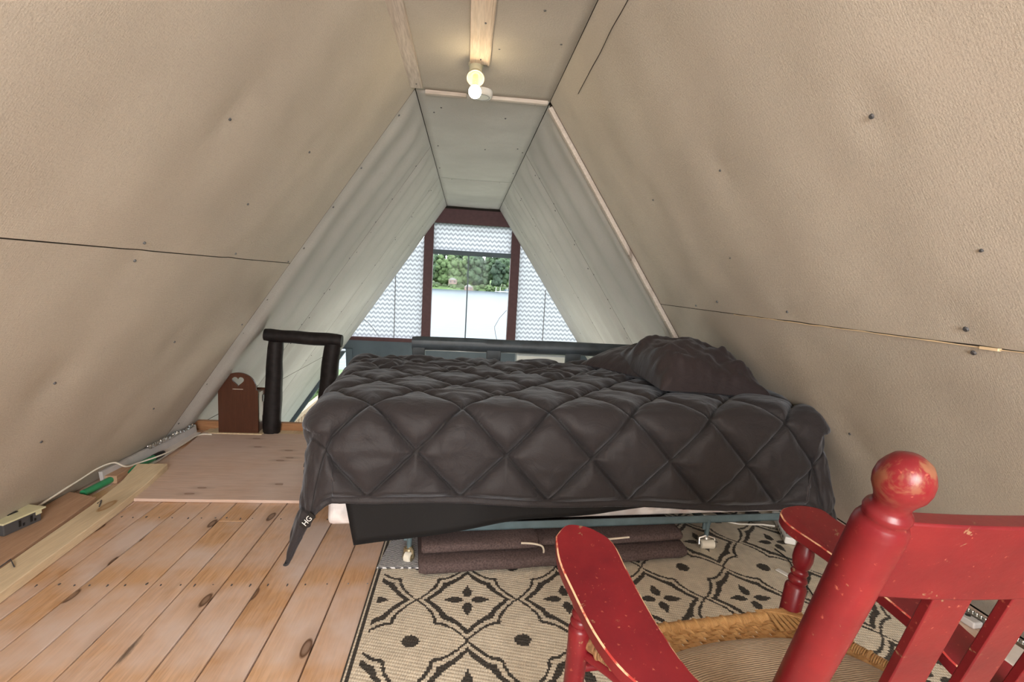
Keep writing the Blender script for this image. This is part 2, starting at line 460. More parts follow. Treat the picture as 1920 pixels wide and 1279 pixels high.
# ------------------------------------------------------------------ mesh builder
class MB:
    def __init__(s):
        s.v = []; s.f = []; s.mi = []
    def add(s, verts, faces, mi=0):
        o = len(s.v)
        s.v += [tuple(p) for p in verts]
        s.f += [tuple(i + o for i in f) for f in faces]
        s.mi += [mi] * len(faces) if isinstance(mi, int) else list(mi)
        return s
    def box(s, lo, hi, mi=0, rot=None, piv=None):
        x0, y0, z0 = lo; x1, y1, z1 = hi
        vs = [Vector(p) for p in ((x0, y0, z0), (x1, y0, z0), (x1, y1, z0), (x0, y1, z0), (x0, y0, z1), (x1, y0, z1), (x1, y1, z1), (x0, y1, z1))]
        if rot is not None:
            pv = Vector(piv) if piv else (Vector(lo) + Vector(hi)) / 2
            vs = [rot @ (p - pv) + pv for p in vs]
        return s.add(vs, [(0, 3, 2, 1), (4, 5, 6, 7), (0, 1, 5, 4), (1, 2, 6, 5), (2, 3, 7, 6), (3, 0, 4, 7)], mi)
    def prism(s, bot, top, mi=0, mtop=None):
        n = len(bot)
        fs = [tuple(range(n - 1, -1, -1)), tuple(range(n, 2 * n))] + [(i, (i + 1) % n, n + (i + 1) % n, n + i) for i in range(n)]
        mis = [mi] * len(fs)
        if mtop is not None: mis[1] = mtop
        return s.add(list(bot) + list(top), fs, mis)
    def lathe(s, p0, p1, prof, seg=20, mi=0):
        """prof: list of (distance from p0 along the axis, radius)."""
        p0 = Vector(p0); p1 = Vector(p1); ax = (p1 - p0).normalized()
        u = ax.orthogonal().normalized(); w = ax.cross(u)
        vs = []; fs = []
        for d, r in prof:
            for k in range(seg):
                a = 2 * math.pi * k / seg
                vs.append(p0 + ax * d + (u * math.cos(a) + w * math.sin(a)) * max(r, 1e-5))
        n = len(prof)
        for i in range(n - 1):
            for k in range(seg):
                a, b = i * seg + k, i * seg + (k + 1) % seg
                fs.append((a, b, b + seg, a + seg))
        fs.append(tuple(range(seg - 1, -1, -1))); fs.append(tuple(range((n - 1) * seg, n * seg)))
        return s.add(vs, fs, mi)
    def cyl(s, p0, p1, r, r1=None, seg=16, mi=0):
        L = (Vector(p1) - Vector(p0)).length
        return s.lathe(p0, p1, [(0, r), (L, r if r1 is None else r1)], seg, mi)
    def tube(s, pts, rad, seg=10, mi=0, closed=False):
        pts = [Vector(p) for p in pts]
        n = len(pts)
        rr = rad if hasattr(rad, '__len__') else [rad] * n
        vs = []; fs = []; u = None
        for i, p in enumerate(pts):
            if closed: t = pts[(i + 1) % n] - pts[i - 1]
            else: t = pts[min(i + 1, n - 1)] - pts[max(i - 1, 0)]
            t = t.normalized()
            if u is None: u = t.orthogonal().normalized()
            u = (u - t * u.dot(t)).normalized(); w = t.cross(u)
            for k in range(seg):
                a = 2 * math.pi * k / seg
                vs.append(p + (u * math.cos(a) + w * math.sin(a)) * rr[i])
        for i in range(n if closed else n - 1):
            for k in range(seg):
                a, b = i * seg + k, i * seg + (k + 1) % seg
                c, d = ((i + 1) % n) * seg + (k + 1) % seg, ((i + 1) % n) * seg + k
                fs.append((a, b, c, d))
        if not closed:
            fs.append(tuple(range(seg - 1, -1, -1))); fs.append(tuple(range((n - 1) * seg, n * seg)))
        return s.add(vs, fs, mi)
    def grid(s, P, nu, nv, mi=0):
        fs = [(i * nv + j, (i + 1) * nv + j, (i + 1) * nv + j + 1, i * nv + j + 1) for i in range(nu - 1) for j in range(nv - 1)]
        return s.add(P, fs, mi)
    def ball(s, c, r, seg=14, rings=9, mi=0, sc3=(1, 1, 1)):
        c = Vector(c)
        vs = []; fs = []
        for i in range(rings + 1):
            th = math.pi * i / rings
            for k in range(seg):
                a = 2 * math.pi * k / seg
                vs.append(c + Vector((r * sc3[0] * math.sin(th) * math.cos(a), r * sc3[1] * math.sin(th) * math.sin(a), r * sc3[2] * math.cos(th))))
        for i in range(rings):
            for k in range(seg):
                a, b = i * seg + k, i * seg + (k + 1) % seg
                fs.append((a, a + seg, b + seg, b))
        return s.add(vs, fs, mi)

ORG = {}
def obj(name, mb, mat, parent=None, org=None, smooth=False, bevel=0.0, seg=2, angle=40, label=None, cat=None, group=None, kind=None):
    if org is None:
        org = Vector((0, 0, 0))
        if parent is None or True:
            a = np.array(mb.v)
            lo, hi = a.min(0), a.max(0)
            org = Vector(((lo[0] + hi[0]) / 2, (lo[1] + hi[1]) / 2, lo[2]))
    org = Vector(org)
    me = bpy.data.meshes.new(name)
    me.from_pydata([tuple(Vector(p) - org) for p in mb.v], [], mb.f)
    mats = mat if isinstance(mat, (list, tuple)) else [mat]
    for x in mats: me.materials.append(x)
    if len(mats) > 1: me.polygons.foreach_set('material_index', mb.mi)
    me.update()
    if smooth:
        me.polygons.foreach_set('use_smooth', [True] * len(me.polygons))
        try: me.set_sharp_from_angle(angle=math.radians(angle))
        except Exception: pass
    o = bpy.data.objects.new(name, me)
    COL.objects.link(o)
    ORG[o.name] = org
    if parent is not None:
        o.parent = parent
        o.location = org - ORG[parent.name]
    else:
        o.location = org
    if bevel:
        b = o.modifiers.new('bevel', 'BEVEL'); b.width = bevel; b.segments = seg; b.limit_method = 'ANGLE'
        b.angle_limit = math.radians(35)
    tagp(o, label, cat, group, kind)
    return o
def tagp(o, label=None, cat=None, group=None, kind=None):
    if label: o['label'] = label
    if cat: o['category'] = cat
    if group: o['group'] = group
    if kind: o['kind'] = kind
    return o
def thing(name, loc, label, cat, group=None):
    o = bpy.data.objects.new(name, None)
    COL.objects.link(o)
    o.location = loc; o.empty_display_size = 0.1
    ORG[o.name] = Vector(loc)
    return tagp(o, label, cat, group)
def struct(name, mb, mat, label=None, **kw):
    return obj(name, mb, mat, kind='structure', label=label, **kw)
def dup(o, parent, delta, rotz=0):
    c = o.copy(); COL.objects.link(c); c.parent = parent
    c.location = o.location + Vector(delta)
    ORG[c.name] = ORG[o.name] + Vector(delta)
    for ch in list(o.children):
        g = ch.copy(); COL.objects.link(g); g.parent = c
    return c
def RZ(deg): return Matrix.Rotation(math.radians(deg), 3, 'Z')

# ================================================================== SETTING
ZC = 2.09            # flat ceiling
XL, XR = -0.33, 0.43 # where the slopes meet it
SL, SR = 1.5, 1.47   # rise of the slopes
YF = 7.4             # far gable
YB = -1.7            # gable behind the camera
def lx(z): return XL - (ZC - z) / SL
def rx(z): return XR + (ZC - z) / SR
NL = Vector((SL, 0, -1)).normalized()
NR = Vector((-SR, 0, -1)).normalized()
ZG = -2.4            # ground floor level

def slab(side, y0, y1, z0, z1, off0, off1):
    f, n = (lx, NL) if side == 'L' else (rx, NR)
    a = [Vector((f(z0), y0, z0)), Vector((f(z0), y1, z0)), Vector((f(z1), y1, z1)), Vector((f(z1), y0, z1))]
    mb = MB()
    mb.prism([p + n * off0 for p in a], [p + n * off1 for p in a])
    return mb
wall_left = struct('wall_left', slab('L', YB, YF + 0.02, ZG - 0.3, ZC + 0.1, -0.10, -0.012), M['backing'], 'sloping left wall of the attic')
wall_right = struct('wall_right', slab('R', YB, YF + 0.02, ZG - 0.3, ZC + 0.1, -0.10, -0.012), M['backing'], 'sloping right wall of the attic')

def panel(parent, side, y0, y1, z0, z1, mat, amp, seed, label=None, dents=()):
    f, n = (lx, NL) if side == 'L' else (rx, NR)
    g = 0.0016 if y0 < 2.9 else 0.0032
    y0 += g; y1 -= g; z0 += g; z1 -= g
    nu = max(2, int((y1 - y0) / 0.03)) + 1; nv = max(2, int((z1 - z0) / 0.04)) + 1
    P = []
    for i in range(nu):
        y = y0 + (y1 - y0) * i / (nu - 1)
        for j in range(nv):
            z = z0 + (z1 - z0) * j / (nv - 1)
            e = min(1.0, min(i, nu - 1 - i) / 3.0)
            ez = min(1.0, min(z - z0, z1 - z) / 0.12); ez = ez * ez * (3 - 2 * ez)
            d = ez * amp * math.sin(math.pi * y / 0.406 + 0.7 * noise.noise(Vector((y * 0.4, z * 0.7, seed)))) ** 2 * e
            d += ez * e * amp * 0.9 * noise.noise(Vector((y * 1.1, z * 0.9, seed + 5.0)))
            for (dy, dz, dd, dr) in dents:
                q = ((y - dy) ** 2 + (z - dz) ** 2) / (dr * dr)
                if q < 6: d -= dd * math.exp(-q)
            P.append(Vector((f(z), y, z)) + n * d)
    mb = MB()
    top = mb.grid(P, nu, nv)
    off = nu * nv
    mb.v += [tuple(Vector(p) - n * 0.009) for p in P]
    def q(a, b): mb.f.append((a, b, b + off, a + off)); mb.mi.append(1)
    for i in range(nu - 1):
        q(i * nv, (i + 1) * nv); q((i + 1) * nv + nv - 1, i * nv + nv - 1)
    for j in range(nv - 1):
        q(j + 1, j); q((nu - 1) * nv + j, (nu - 1) * nv + j + 1)
    return obj('panel', mb, [mat, M['cut_edge']], parent, smooth=True, angle=60, label=label)

DL = [(1.62, 1.494, .006, .05), (2.243, 1.554, .006, .06), (1.635, 1.06, .005, .04), (2.228, 1.1, .006, .05), (2.239, .722, .010, .09), (1.66, .663, .010, .08), (2.3, 0.3, .008, .1)]
panel(wall_left, 'L', 0.5, 2.94, 0.002, 1.09, M['board'], 0.0035, 1.0, dents=DL)
panel(wall_left, 'L', 0.5, 2.94, 1.09, ZC, M['board'], 0.0035, 2.0, dents=DL)
panel(wall_left, 'L', YB, 0.5, 0.002, 1.09, M['board'], 0.006, 3.0)
panel(wall_left, 'L', YB, 0.5, 1.09, ZC, M['board'], 0.006, 4.0)
DR = [(1.051, 1.459, .008, .05), (1.682, 1.476, .006, .05), (2.302, 1.473, .006, .06), (1.703, 1.007, .005, .05), (1.049, 1.01, .005, .05), (1.695, .56, .008, .08)]
panel(wall_right, 'R', 0.5, 2.955, 0.002, 0.97, M['board'], 0.0035, 11.0, dents=DR)
panel(wall_right, 'R', 0.5, 2.955, 0.97, ZC, M['board'], 0.0035, 12.0, dents=DR)
panel(wall_right, 'R', YB, 0.5, 0.002, 0.97, M['board'], 0.006, 13.0)
panel(wall_right, 'R', YB, 0.5, 0.97, ZC, M['board'], 0.006, 14.0)
for k, (a, b) in enumerate(((2.94, 4.16), (4.16, 5.38), (5.38, 6.6), (6.6, YF))):
    for w, s, a0 in ((wall_left, 'L', a), (wall_right, 'R', max(a, 3.0))):
        panel(w, s, a0, b, 0.0, ZC, M['board_far'], 0.022, 20.0 + k + (5 if s == 'R' else 0))
        panel(w, s, a0, b, ZG, 0.0, M['board_far'], 0.018, 40.0 + k + (5 if s == 'R' else 0))
# torn paper edge along the low seam and near the top of the right wall, nail heads and gouges
def on_l(y, z, h=0.0): return Vector((lx(z), y, z)) + NL * h
def on_r(y, z, h=0.0): return Vector((rx(z), y, z)) + NR * h
mb = MB()
pts = [on_r(y, 0.972 + 0.003 * noise.noise(Vector((y * 9, 1, 2))), 0.006) for y in np.linspace(0.55, 2.1, 40)]
mb.tube(pts, [0.0012 + 0.0016 * abs(noise.noise(Vector((i * 0.7, 3, 1)))) for i in range(40)], 5)
mb.box(tuple(on_r(1.03, 0.967, 0.003)), tuple(on_r(0.99, 0.976, 0.008)))
obj('torn_edge', mb, M['tear'], wall_right, kind='stuff', label='pale torn edge along the right wall seam')
mb = MB()
mb.tube([on_r(y, 2.0 + (y - 1.748) * -0.0234 + 0.004 * noise.noise(Vector((y * 5, 0, 7))), 0.006) for y in np.linspace(1.55, 2.5, 20)], 0.0016, 4)
obj('paper_tear', mb, M['backing'], wall_right)
def nails(parent, spots, name='nail_head', col='dark_grey'):
    mb = MB()
    for p, n, r in spots:
        mb.cyl(p, p + n * 0.004, r, r * 0.8, 8)
    obj(name, mb, M[col], parent, kind='stuff')
sp = []
for y, z in ((1.62, 1.494), (2.243, 1.554), (1.623, 1.115), (1.635, 1.06), (2.228, 1.112), (2.239, .722), (1.66, .663), (2.86, .74), (2.88, 1.1), (2.05, 1.3), (1.8, 0.42), (2.5, .35)):
    sp.append((on_l(y, z, 0.004), NL, 0.005))
for y in (2.97, 4.12, 4.2, 5.33, 5.42, 6.56):
    for z in np.linspace(0.15, 1.95, 8): sp.append((on_l(y, z + random.uniform(-.05, .05), 0.004), NL, 0.006))
for y in (3.45, 4.7, 5.9):
    for z in np.linspace(0.2, 1.9, 5): sp.append((on_l(y, z + random.uniform(-.1, .1), 0.008), NL, 0.006))
nails(wall_left, sp)
sp = []
for y, z, r in ((1.051, 1.459, .0062), (1.682, 1.476, .004), (2.302, 1.473, .004), (1.703, 1.007, .005), (1.049, 1.01, .007), (1.056, .955, .0065), (1.695, .56, .005), (.941, 1.178, .004), (2.2, 1.02, .006), (2.45, .99, .005), (1.9, 1.2, .003)):
    sp.append((on_r(y, z, 0.003), NR, r))
for y in (3.1, 4.12, 4.2, 5.33, 5.42, 6.56):
    for z in np.linspace(0.15, 1.95, 8): sp.append((on_r(y, z + random.uniform(-.05, .05), 0.006), NR, 0.006))
nails(wall_right, sp)

# ceiling
mb = MB(); mb.box((XL - .1, YB, ZC + 0.012), (XR + .1, YF + .02, ZC + 0.1))
ceiling = struct('ceiling', mb, M['backing'], 'narrow flat ceiling strip at the ridge')
for k, (a, b) in enumerate(((YB, 0.5), (0.5, 2.94), (2.94, 5.38), (5.38, YF))):
    nu, nv = 40, 16
    P = []
    for i in range(nu):
        y = a + 0.0016 + (b - a - 0.0032) * i / (nu - 1)
        for j in range(nv):
            x = XL + 0.004 + (XR - XL - 0.008) * j / (nv - 1)
            d = math.sin(math.pi * j / (nv - 1)) * (0.007 * math.sin(math.pi * y / 0.406) ** 2 + 0.006 * noise.noise(Vector((x * 2, y, 9.0 + k))))
            P.append(Vector((x, y, ZC - d)))
    mb = MB(); mb.grid(P, nu, nv); mb.f = [f[::-1] for f in mb.f]
    for i in range(nu - 1):
        pass
    o = obj('panel', mb, M['ceil'] if k < 2 else M['ceil_far'], ceiling, smooth=True, angle=60)
    so = o.modifiers.new('thick', 'SOLIDIFY'); so.thickness = 0.006; so.offset = -1
sp = []
for x, y in ((-.2, 1.9), (.25, 2.0), (.1, 2.35), (.36, 2.25), (.2, 3.3), (.35, 4.0), (-.2, 3.2), (-.25, 3.3), (-.27, 4.1), (.4, 4.1), (.1, 4.1), (.3, 5.4), (-.2, 5.4), (0, 5.4), (-.3, 4.9), (.4, 4.9), (.35, 3.0)):
    sp.append((Vector((x, y, ZC - 0.006)), Vector((0, 0, -1)), 0.006))
nails(ceiling, sp)

# far gable wall with its windows
def gable(z): return lx(z) - 0.05, rx(z) + 0.05
wall_back = None
mb = MB()
mb.box((-1.68, YF, -0.33), (2.2, YF + 0.10, 0.075))
mb.box((-2.4, YF, -0.065), (-1.68, YF + 0.10, 0.075))
wall_back = struct('wall_back', mb, M['slate'], 'dark slate band of the far gable wall below the windows')
mb = MB(); mb.box((-1.683, YF - 0.03, -1.3), (-1.59, YF + 0.04, -0.055), rot=Matrix.Rotation(math.radians(-3), 3, 'Y'))
obj('post', mb, M['slate'], wall_back)
for (x0, z0, x1, z1) in ((-0.57, -0.33, 0.354, -0.018), (0.555, -0.33, 0.79, -0.018)):
    mb = MB(); t = 0.008
    for (a, b, c, d) in ((x0, z1 - t, x1, z1), (x0, z0, x0 + t, z1), (x1 - t, z0, x1, z1)):
        mb.box((a, YF - 0.006, b), (c, YF, d))
    obj('panel_moulding', mb, M['slate_edge'], wall_back)
mb = MB()
mb.box((-4.2, YF, ZG - .3), (-3.1, YF + .1, 0)); mb.box((3.2, YF, ZG - .3), (4.2, YF + .1, 0)); mb.box((-4.2, YF, ZG - .3), (4.2, YF + .1, ZG + 0.15))
struct('wall_back_lower', mb, M['slate'], 'lower dark part of the far gable wall')
mb = MB(); mb.box((-0.62, YF, 1.843), (0.72, YF + 0.12, 2.05))
struct('trim_1', mb, M['maroon'], 'maroon header beam at the peak of the far windows')
mb = MB(); mb.box((-0.8, YF + 0.01, 2.05), (0.9, YF + 0.14, 2.25))
struct('trim_2', mb, M['backing'], 'dark filler above the maroon header')
mb = MB(); mb.box((-1.75, YF - 0.015, 0.075), (2.0, YF + 0.11, 0.125))
struct('trim_3', mb, M['maroon'], 'maroon sill under the far windows')
for nm, x0, x1, lab in (('trim_4', -0.634, -0.503, 'left maroon mullion of the lake window'), ('trim_5', 0.636, 0.768, 'right maroon mullion of the lake window')):
    mb = MB(); mb.box((x0, YF - 0.01, 0.12), (x1, YF + 0.11, 1.86)); struct(nm, mb, M['maroon'], lab)
mb = MB(); mb.box((-0.505, YF, 1.392), (0.638, YF + 0.08, 1.458))
struct('trim_6', mb, M['slate'], 'dark crossbar between patterned and clear lake window panes')
# sloping dark casing along the roof line below floor level
for sgn, f, nm in ((-1, lx, 'trim_7'), (1, rx, 'trim_8')):
    mb = MB()
    a = [Vector((f(z) + sgn * o, YF - 0.0, z)) for z, o in ((-0.1, 0.03), (-0.1, -0.065), (-2.3, -0.065), (-2.3, 0.03))]
    mb.prism(a, [p + Vector((0, 0.08, 0)) for p in a])
    struct(nm, mb, M['slate'], 'dark sloping casing of the lower %s gable window' % ('left' if sgn < 0 else 'right'))
def pane(name, poly, mat, lab, y=YF + 0.05):
    mb = MB(); a = [Vector((x, y, z)) for x, z in poly]
    mb.prism(a, [p + Vector((0, 0.006, 0)) for p in a])
    return struct(name, mb, mat, lab)
w1 = pane('window_1', [(-0.503, 0.125), (0.636, 0.125), (0.636, 1.392), (-0.503, 1.392)], M['glass'], 'clear central window over the lake')
mb = MB(); mb.box((0.008, YF + 0.04, 0.125), (0.026, YF + 0.062, 1.392))
obj('glazing_bar', mb, M['slate'], w1)
mb = MB()
mb.tube([(0.62, YF + 0.045, 0.62), (0.52, YF + 0.045, 0.5), (0.45, YF + 0.045, 0.36), (0.47, YF + 0.045, 0.25), (0.5, YF + 0.045, 0.15)], 0.004, 6)
obj('crack', mb, M['grey'], w1, label='thin curved crack line in the lower right corner of the glass')
pane('window_2', [(-0.503, 1.458), (0.636, 1.458), (0.636, 1.85), (-0.503, 1.85)], M['film'], 'zigzag patterned top pane under the maroon header')
w3 = pane('window_3', [(-0.634, 0.125), (-0.634, 1.64), (lx(0.125) - .02, 0.125)], M['film'], 'left triangular zigzag patterned pane')
w4 = pane('window_4', [(0.768, 0.125), (rx(0.125) + .02, 0.125), (0.768, 1.62)], M['film'], 'right triangular zigzag patterned pane')
mb = MB(); mb.box((-1.04, YF + 0.045, 0.125), (-1.032, YF + 0.06, 1.05)); obj('joint', mb, M['grey'], w3)
mb = MB(); mb.box((1.19, YF + 0.045, 0.125), (1.198, YF + 0.06, 0.95)); obj('joint', mb, M['grey'], w4)
mb = MB(); mb.tube([(-1.6 + 0.02 * k + 0.018 * k, YF + 0.04, 0.42 - 0.0035 * k * k) for k in range(10)], 0.004, 5); obj('crack', mb, M['grey'], w3)
pane('window_5', [(-3.3, ZG + .1), (-1.7, ZG + .1), (-1.7, -0.065), (-2.0, -0.065)], M['glass'], 'lower left gable window')
pane('window_6', [(-1.6, ZG + .1), (3.3, ZG + .1), (2.0, -0.33), (-1.6, -0.33)], M['glass'], 'lower main gable window')

# gable behind the camera; its opening is added for the fill light
mb = MB()
mb.box((-4.2, YB - 0.1, ZG - .3), (-0.6, YB, 2.2)); mb.box((0.7, YB - 0.1, ZG - .3), (4.2, YB, 2.2))
mb.box((-0.6, YB - 0.1, ZG - .3), (0.7, YB, 0.65)); mb.box((-0.6, YB - 0.1, 1.75), (0.7, YB, 2.2))
struct('wall_front', mb, M['board'], 'gable wall behind the camera with an opening added for the fill light')

# floors
LOFT = 3.30
mb = MB(); mb.box((-1.80, YB, -0.2), (1.95, LOFT - 0.04, -0.022))
floor = struct('floor', mb, M['backing'], 'pine plank floor of the attic loft')
mb = MB(); mb.box((-4.2, YB, ZG - 0.1), (4.2, YF, ZG))
struct('floor_lower', mb, M['pale_floor'], 'pale floor of the room below the loft')
edges = [-1.745, -1.63, -1.52, -1.41, -1.305, -1.20, -1.096, -0.987, -0.878, -0.766, -0.646, -0.524, -0.389]
while edges[-1] < 1.80: edges.append(edges[-1] + 0.125)
def plank(x0, x1, y0, y1):
    g = 0.0024
    mb = MB(); mb.box((x0 + g, y0, -0.021), (x1 - g, y1, 0.0 - random.uniform(0, 0.0012)))
    obj('plank', mb, M['plank'], floor, bevel=0.0015, seg=1)
for i in range(len(edges) - 1):
    a, b = edges[i], min(edges[i + 1], 1.85)
    if i == 7:
        plank(a, b, YB, 2.058); plank(a, b, 2.061, LOFT - .04)
    elif i % 3 == 1:
        plank(a, b, YB, 0.9); plank(a, b, 0.903, LOFT - .04)
    else:
        plank(a, b, YB, LOFT - .04)
mb = MB()
for yy in (0.42, 1.02, 1.625, 2.085, 2.8):
    for i in range(len(edges) - 1):
        for f in (0.25, 0.75):
            x = edges[i] + (edges[i + 1] - edges[i]) * f + random.uniform(-.008, .008)
            if x < 1.8: mb.cyl((x, yy + random.uniform(-.012, .012), -0.002), (x, yy, 0.0006), 0.0026, seg=6)
obj('floor_nail', mb, M['dark_grey'], floor, kind='stuff')
mb = MB(); mb.box((-1.76, LOFT - 0.035, -0.25), (1.95, LOFT, 0.058))
struct('trim_9', mb, M['fascia'], 'brown fascia board along the open edge of the loft', bevel=0.003)
mb = MB(); mb.box((-1.60, 3.19, 0.0), (1.90, LOFT - 0.037, 0.010))
struct('trim_10', mb, M['pale_pine'], 'thin pale strip at the foot of the fascia')

# ceiling battens
mb = MB(); mb.box((-0.352, YB, ZC - 0.026), (-0.281, 2.865, ZC - 0.004))
struct('trim_11', mb, M['batten'], 'grey batten along the left ceiling edge', bevel=0.003)
mb = MB(); mb.box((-0.030, YB, ZC - 0.026), (0.064, 2.487, ZC - 0.004)); mb.box((0.052, YB, ZC - 0.030), (0.060, 2.487, ZC - 0.026))
struct('trim_12', mb, M['batten_warm'], 'wide pine batten along the middle of the ceiling ending at the lamp', bevel=0.003)
sp = [(Vector((0.02, 2.43, ZC - 0.026)), Vector((0, 0, -1)), .004), (Vector((0.03, 2.1, ZC - 0.026)), Vector((0, 0, -1)), .004), (Vector((-.31, 2.8, ZC - 0.026)), Vector((0, 0, -1)), .003)]
nails(bpy.data.objects['trim_12'], sp)
mb = MB(); mb.box((-0.275, 2.925, ZC - 0.026), (-0.045, 2.955, ZC - 0.002))
struct('trim_13', mb, M['batten_x'], 'left half of the cross moulding over the ceiling seam', bevel=0.003)
mb = MB(); mb.box((0.085, 2.925, ZC - 0.026), (0.415, 2.955, ZC - 0.002), rot=RZ(0.5))
struct('trim_14', mb, M['batten_x'], 'right half of the cross moulding over the ceiling seam', bevel=0.003)
mb = MB()
a = [on_r(2.968, 2.07, -0.004), on_r(3.002, 2.07, -0.004), on_r(3.002, 0.05, -0.004), on_r(2.968, 0.05, -0.004)]
mb.prism(a, [p + NR * 0.026 for p in a])
struct('trim_15', mb, M['batten'], 'narrow batten running down the right slope at the panel seam', bevel=0.003)

# ================================================================== OUTSIDE
ZW = -6.0
mb = MB()
P = []
for i in range(14):
    y = YF + 0.12 + (40 - YF) * (i / 13.0)
    for j in range(21):
        x = -60 + 6 * j
        P.append(Vector((x, y, ZG - 0.25 - (i / 13.0) ** 1.1 * 3.8 + 0.1 * noise.noise(Vector((x * .3, y * .3, 0))))))
mb.grid(P, 14, 21)
struct('lawn', mb, M['grass'], 'green lawn sloping down to the lake', smooth=True)
mb = MB(); mb.add([(-400, 36, ZW), (400, 36, ZW), (400, 305, ZW), (-400, 305, ZW)], [(0, 1, 2, 3)])
struct('lake', mb, M['water'], 'pale calm lake seen through the window')
mb = MB(); P = []
for i in range(12):
    y = 296 + 14 * i
    for j in range(41):
        x = -200 + 10 * j
        P.append(Vector((x, y + 2 * math.sin(x * 0.07), ZW - 0.6 + (i * 1.2 if i else 0) + (noise.noise(Vector((x * .03, y * .03, 4))) * 1.5 if i else 0))))
mb.grid(P, 12, 41)
struct('far_shore', mb, M['shore'], 'grassy far shore of the lake', smooth=True)

def crown_mb(c, r, h, n, seed):
    mb = MB(); rnd = random.Random(seed)
    for k in range(n):
        a = rnd.uniform(0, 6.28); q = rnd.uniform(0, 0.72) * r
        f = rnd.uniform(0.12, 0.95)
        rr = r * rnd.uniform(0.22, 0.42) * (1.12 - 0.45 * f)
        cc = Vector((c[0] + q * math.cos(a), c[1] + q * math.sin(a), c[2] + h * f))
        o = len(mb.v)
        mb.ball(cc, rr, 10, 7)
        for i in range(o, len(mb.v)):
            p = Vector(mb.v[i]); d = (p - cc)
            mb.v[i] = tuple(cc + d * (1 + 0.55 * noise.noise(p * (1.1 / max(rr, .3)) * 2.2)))
    return mb
rnd = random.Random(3)
LEAVES = ['leaf_a', 'leaf_b', 'leaf_c']
TL = {'leaf_a': 'dark green leafy tree on the far shore', 'leaf_b': 'mid green leafy tree on the far shore', 'leaf_c': 'pale green leafy tree on the far shore'}
tree_proto = {}
def place_tree(x, y, z, s, mk, rz):
    key = mk
    if key not in tree_proto:
        t = thing('leafy_tree', (0, 0, 0), TL[mk], 'tree', 'trees on the far shore, ' + mk.replace('leaf_', 'kind '))
        obj('trunk', MB().cyl((0, 0, 0), (0, 0, 8), 0.3, 0.15, 7), M['bark'], t)
        obj('crown', crown_mb((0, 0, 1.5), 4.6, 13.5, 42, 5 + len(tree_proto)), M[mk], t, smooth=True, angle=180)
        tree_proto[key] = t
    else:
        p = tree_proto[key]
        t = p.copy(); COL.objects.link(t)
        for ch in list(p.children):
            c = ch.copy(); COL.objects.link(c); c.parent = t
    t.location = (x, y, z); t.scale = (s, s, s); t.rotation_euler.z = rz
for i in range(24):
    place_tree(-62 + 5.0 * i + rnd.uniform(-1.5, 1.5), 318 + rnd.uniform(-4, 4), ZW + 1.2, rnd.uniform(1.0, 1.35), rnd.choice(LEAVES), rnd.uniform(0, 6))
for i in range(20):
    place_tree(-62 + 6.5 * i + rnd.uniform(-2, 2), 338 + rnd.uniform(-4, 4), ZW + 3.4, rnd.uniform(1.35, 1.6), rnd.choice(LEAVES[:2]), rnd.uniform(0, 6))
shrub_group = 'bushes along the far waterline'
proto = None
for i in range(26):
    x = -62 + 5.0 * i + rnd.uniform(-1.5, 1.5)
    if proto is None:
        proto = t = obj('waterside_bush', crown_mb((0, 0, 0), 2.4, 2.6, 16, 21), M['leaf_c'], org=(0, 0, 0), smooth=True, angle=180,
                        label='low pale green bush at the far waterline', cat='bush', group=shrub_group)
    else:
        t = proto.copy(); COL.objects.link(t)
    t.location = (x, 307 + rnd.uniform(-2, 2), ZW + 0.6); s = rnd.uniform(0.7, 1.5); t.scale = (s, s, s * .8); t.rotation_euler.z = rnd.uniform(0, 6)
def cabin(name, x, y, z, w, d, h, lab, cat):
    t = thing(name, (x, y, z), lab, cat)
    mb = MB(); mb.box((x - w / 2, y, z), (x + w / 2, y + d, z + h)); obj('walls', mb, M['pinkwall'], t)
    mb = MB(); a = [Vector((x - w / 2 - .3, y - .3, z + h)), Vector((x + w / 2 + .3, y - .3, z + h)), Vector((x, y - .3, z + h + w * .3))]
    mb.prism(a, [p + Vector((0, d + .6, 0)) for p in a]); obj('roof', mb, M['roofgrey'], t)
    for k in (-.25, .25):
        mb = MB(); mb.box((x + k * w - .5, y - .06, z + h * .35), (x + k * w + .5, y + .02, z + h * .75)); obj('window', mb, M['dark_grey'], t)
cabin('lakeside_cabin', -8.5, 311, ZW + 3.2, 5, 5, 2.6, 'small pale cabin among the far trees', 'cabin')
cabin('boat_shed', 1.5, 300, ZW + 0.1, 5, 4, 2.0, 'pinkish boat shed standing at the far waterline', 'shed')
t = thing('boat_dock', (22, 297, ZW), 'white dock at the far shore right of the window bar', 'dock')
mb = MB(); mb.box((17, 293, ZW + .35), (29, 297, ZW + .6)); obj('deck', mb, M['white_plastic'], t)
for x in (17.5, 20, 24, 28.4):
    obj('post', MB().cyl((x, 293.4, ZW - .4), (x, 293.4, ZW + 3.0), .13, seg=6), M['white_plastic'], t)
t = thing('moored_boat', (24, 298.5, ZW), 'blue grey boat moored beside the far dock', 'boat')
mb = MB()
bo = [Vector(p) for p in ((20, 299, ZW - .1), (21, 297.8, ZW - .1), (27, 297.8, ZW - .1), (27.3, 299, ZW - .1), (27, 300, ZW - .1), (21, 300, ZW - .1))]
mb.prism(bo, [Vector((23.7 + (p.x - 23.7) * 1.08, p.y + (0.15 if p.y > 299 else -.15 if p.y < 299 else 0), ZW + .9)) for p in bo]); obj('hull', mb, M['slate_edge'], t)
mb = MB(); mb.box((23, 298.2, ZW + .9), (26, 299.6, ZW + 2.0)); obj('cabin_top', mb, M['slate'], t)

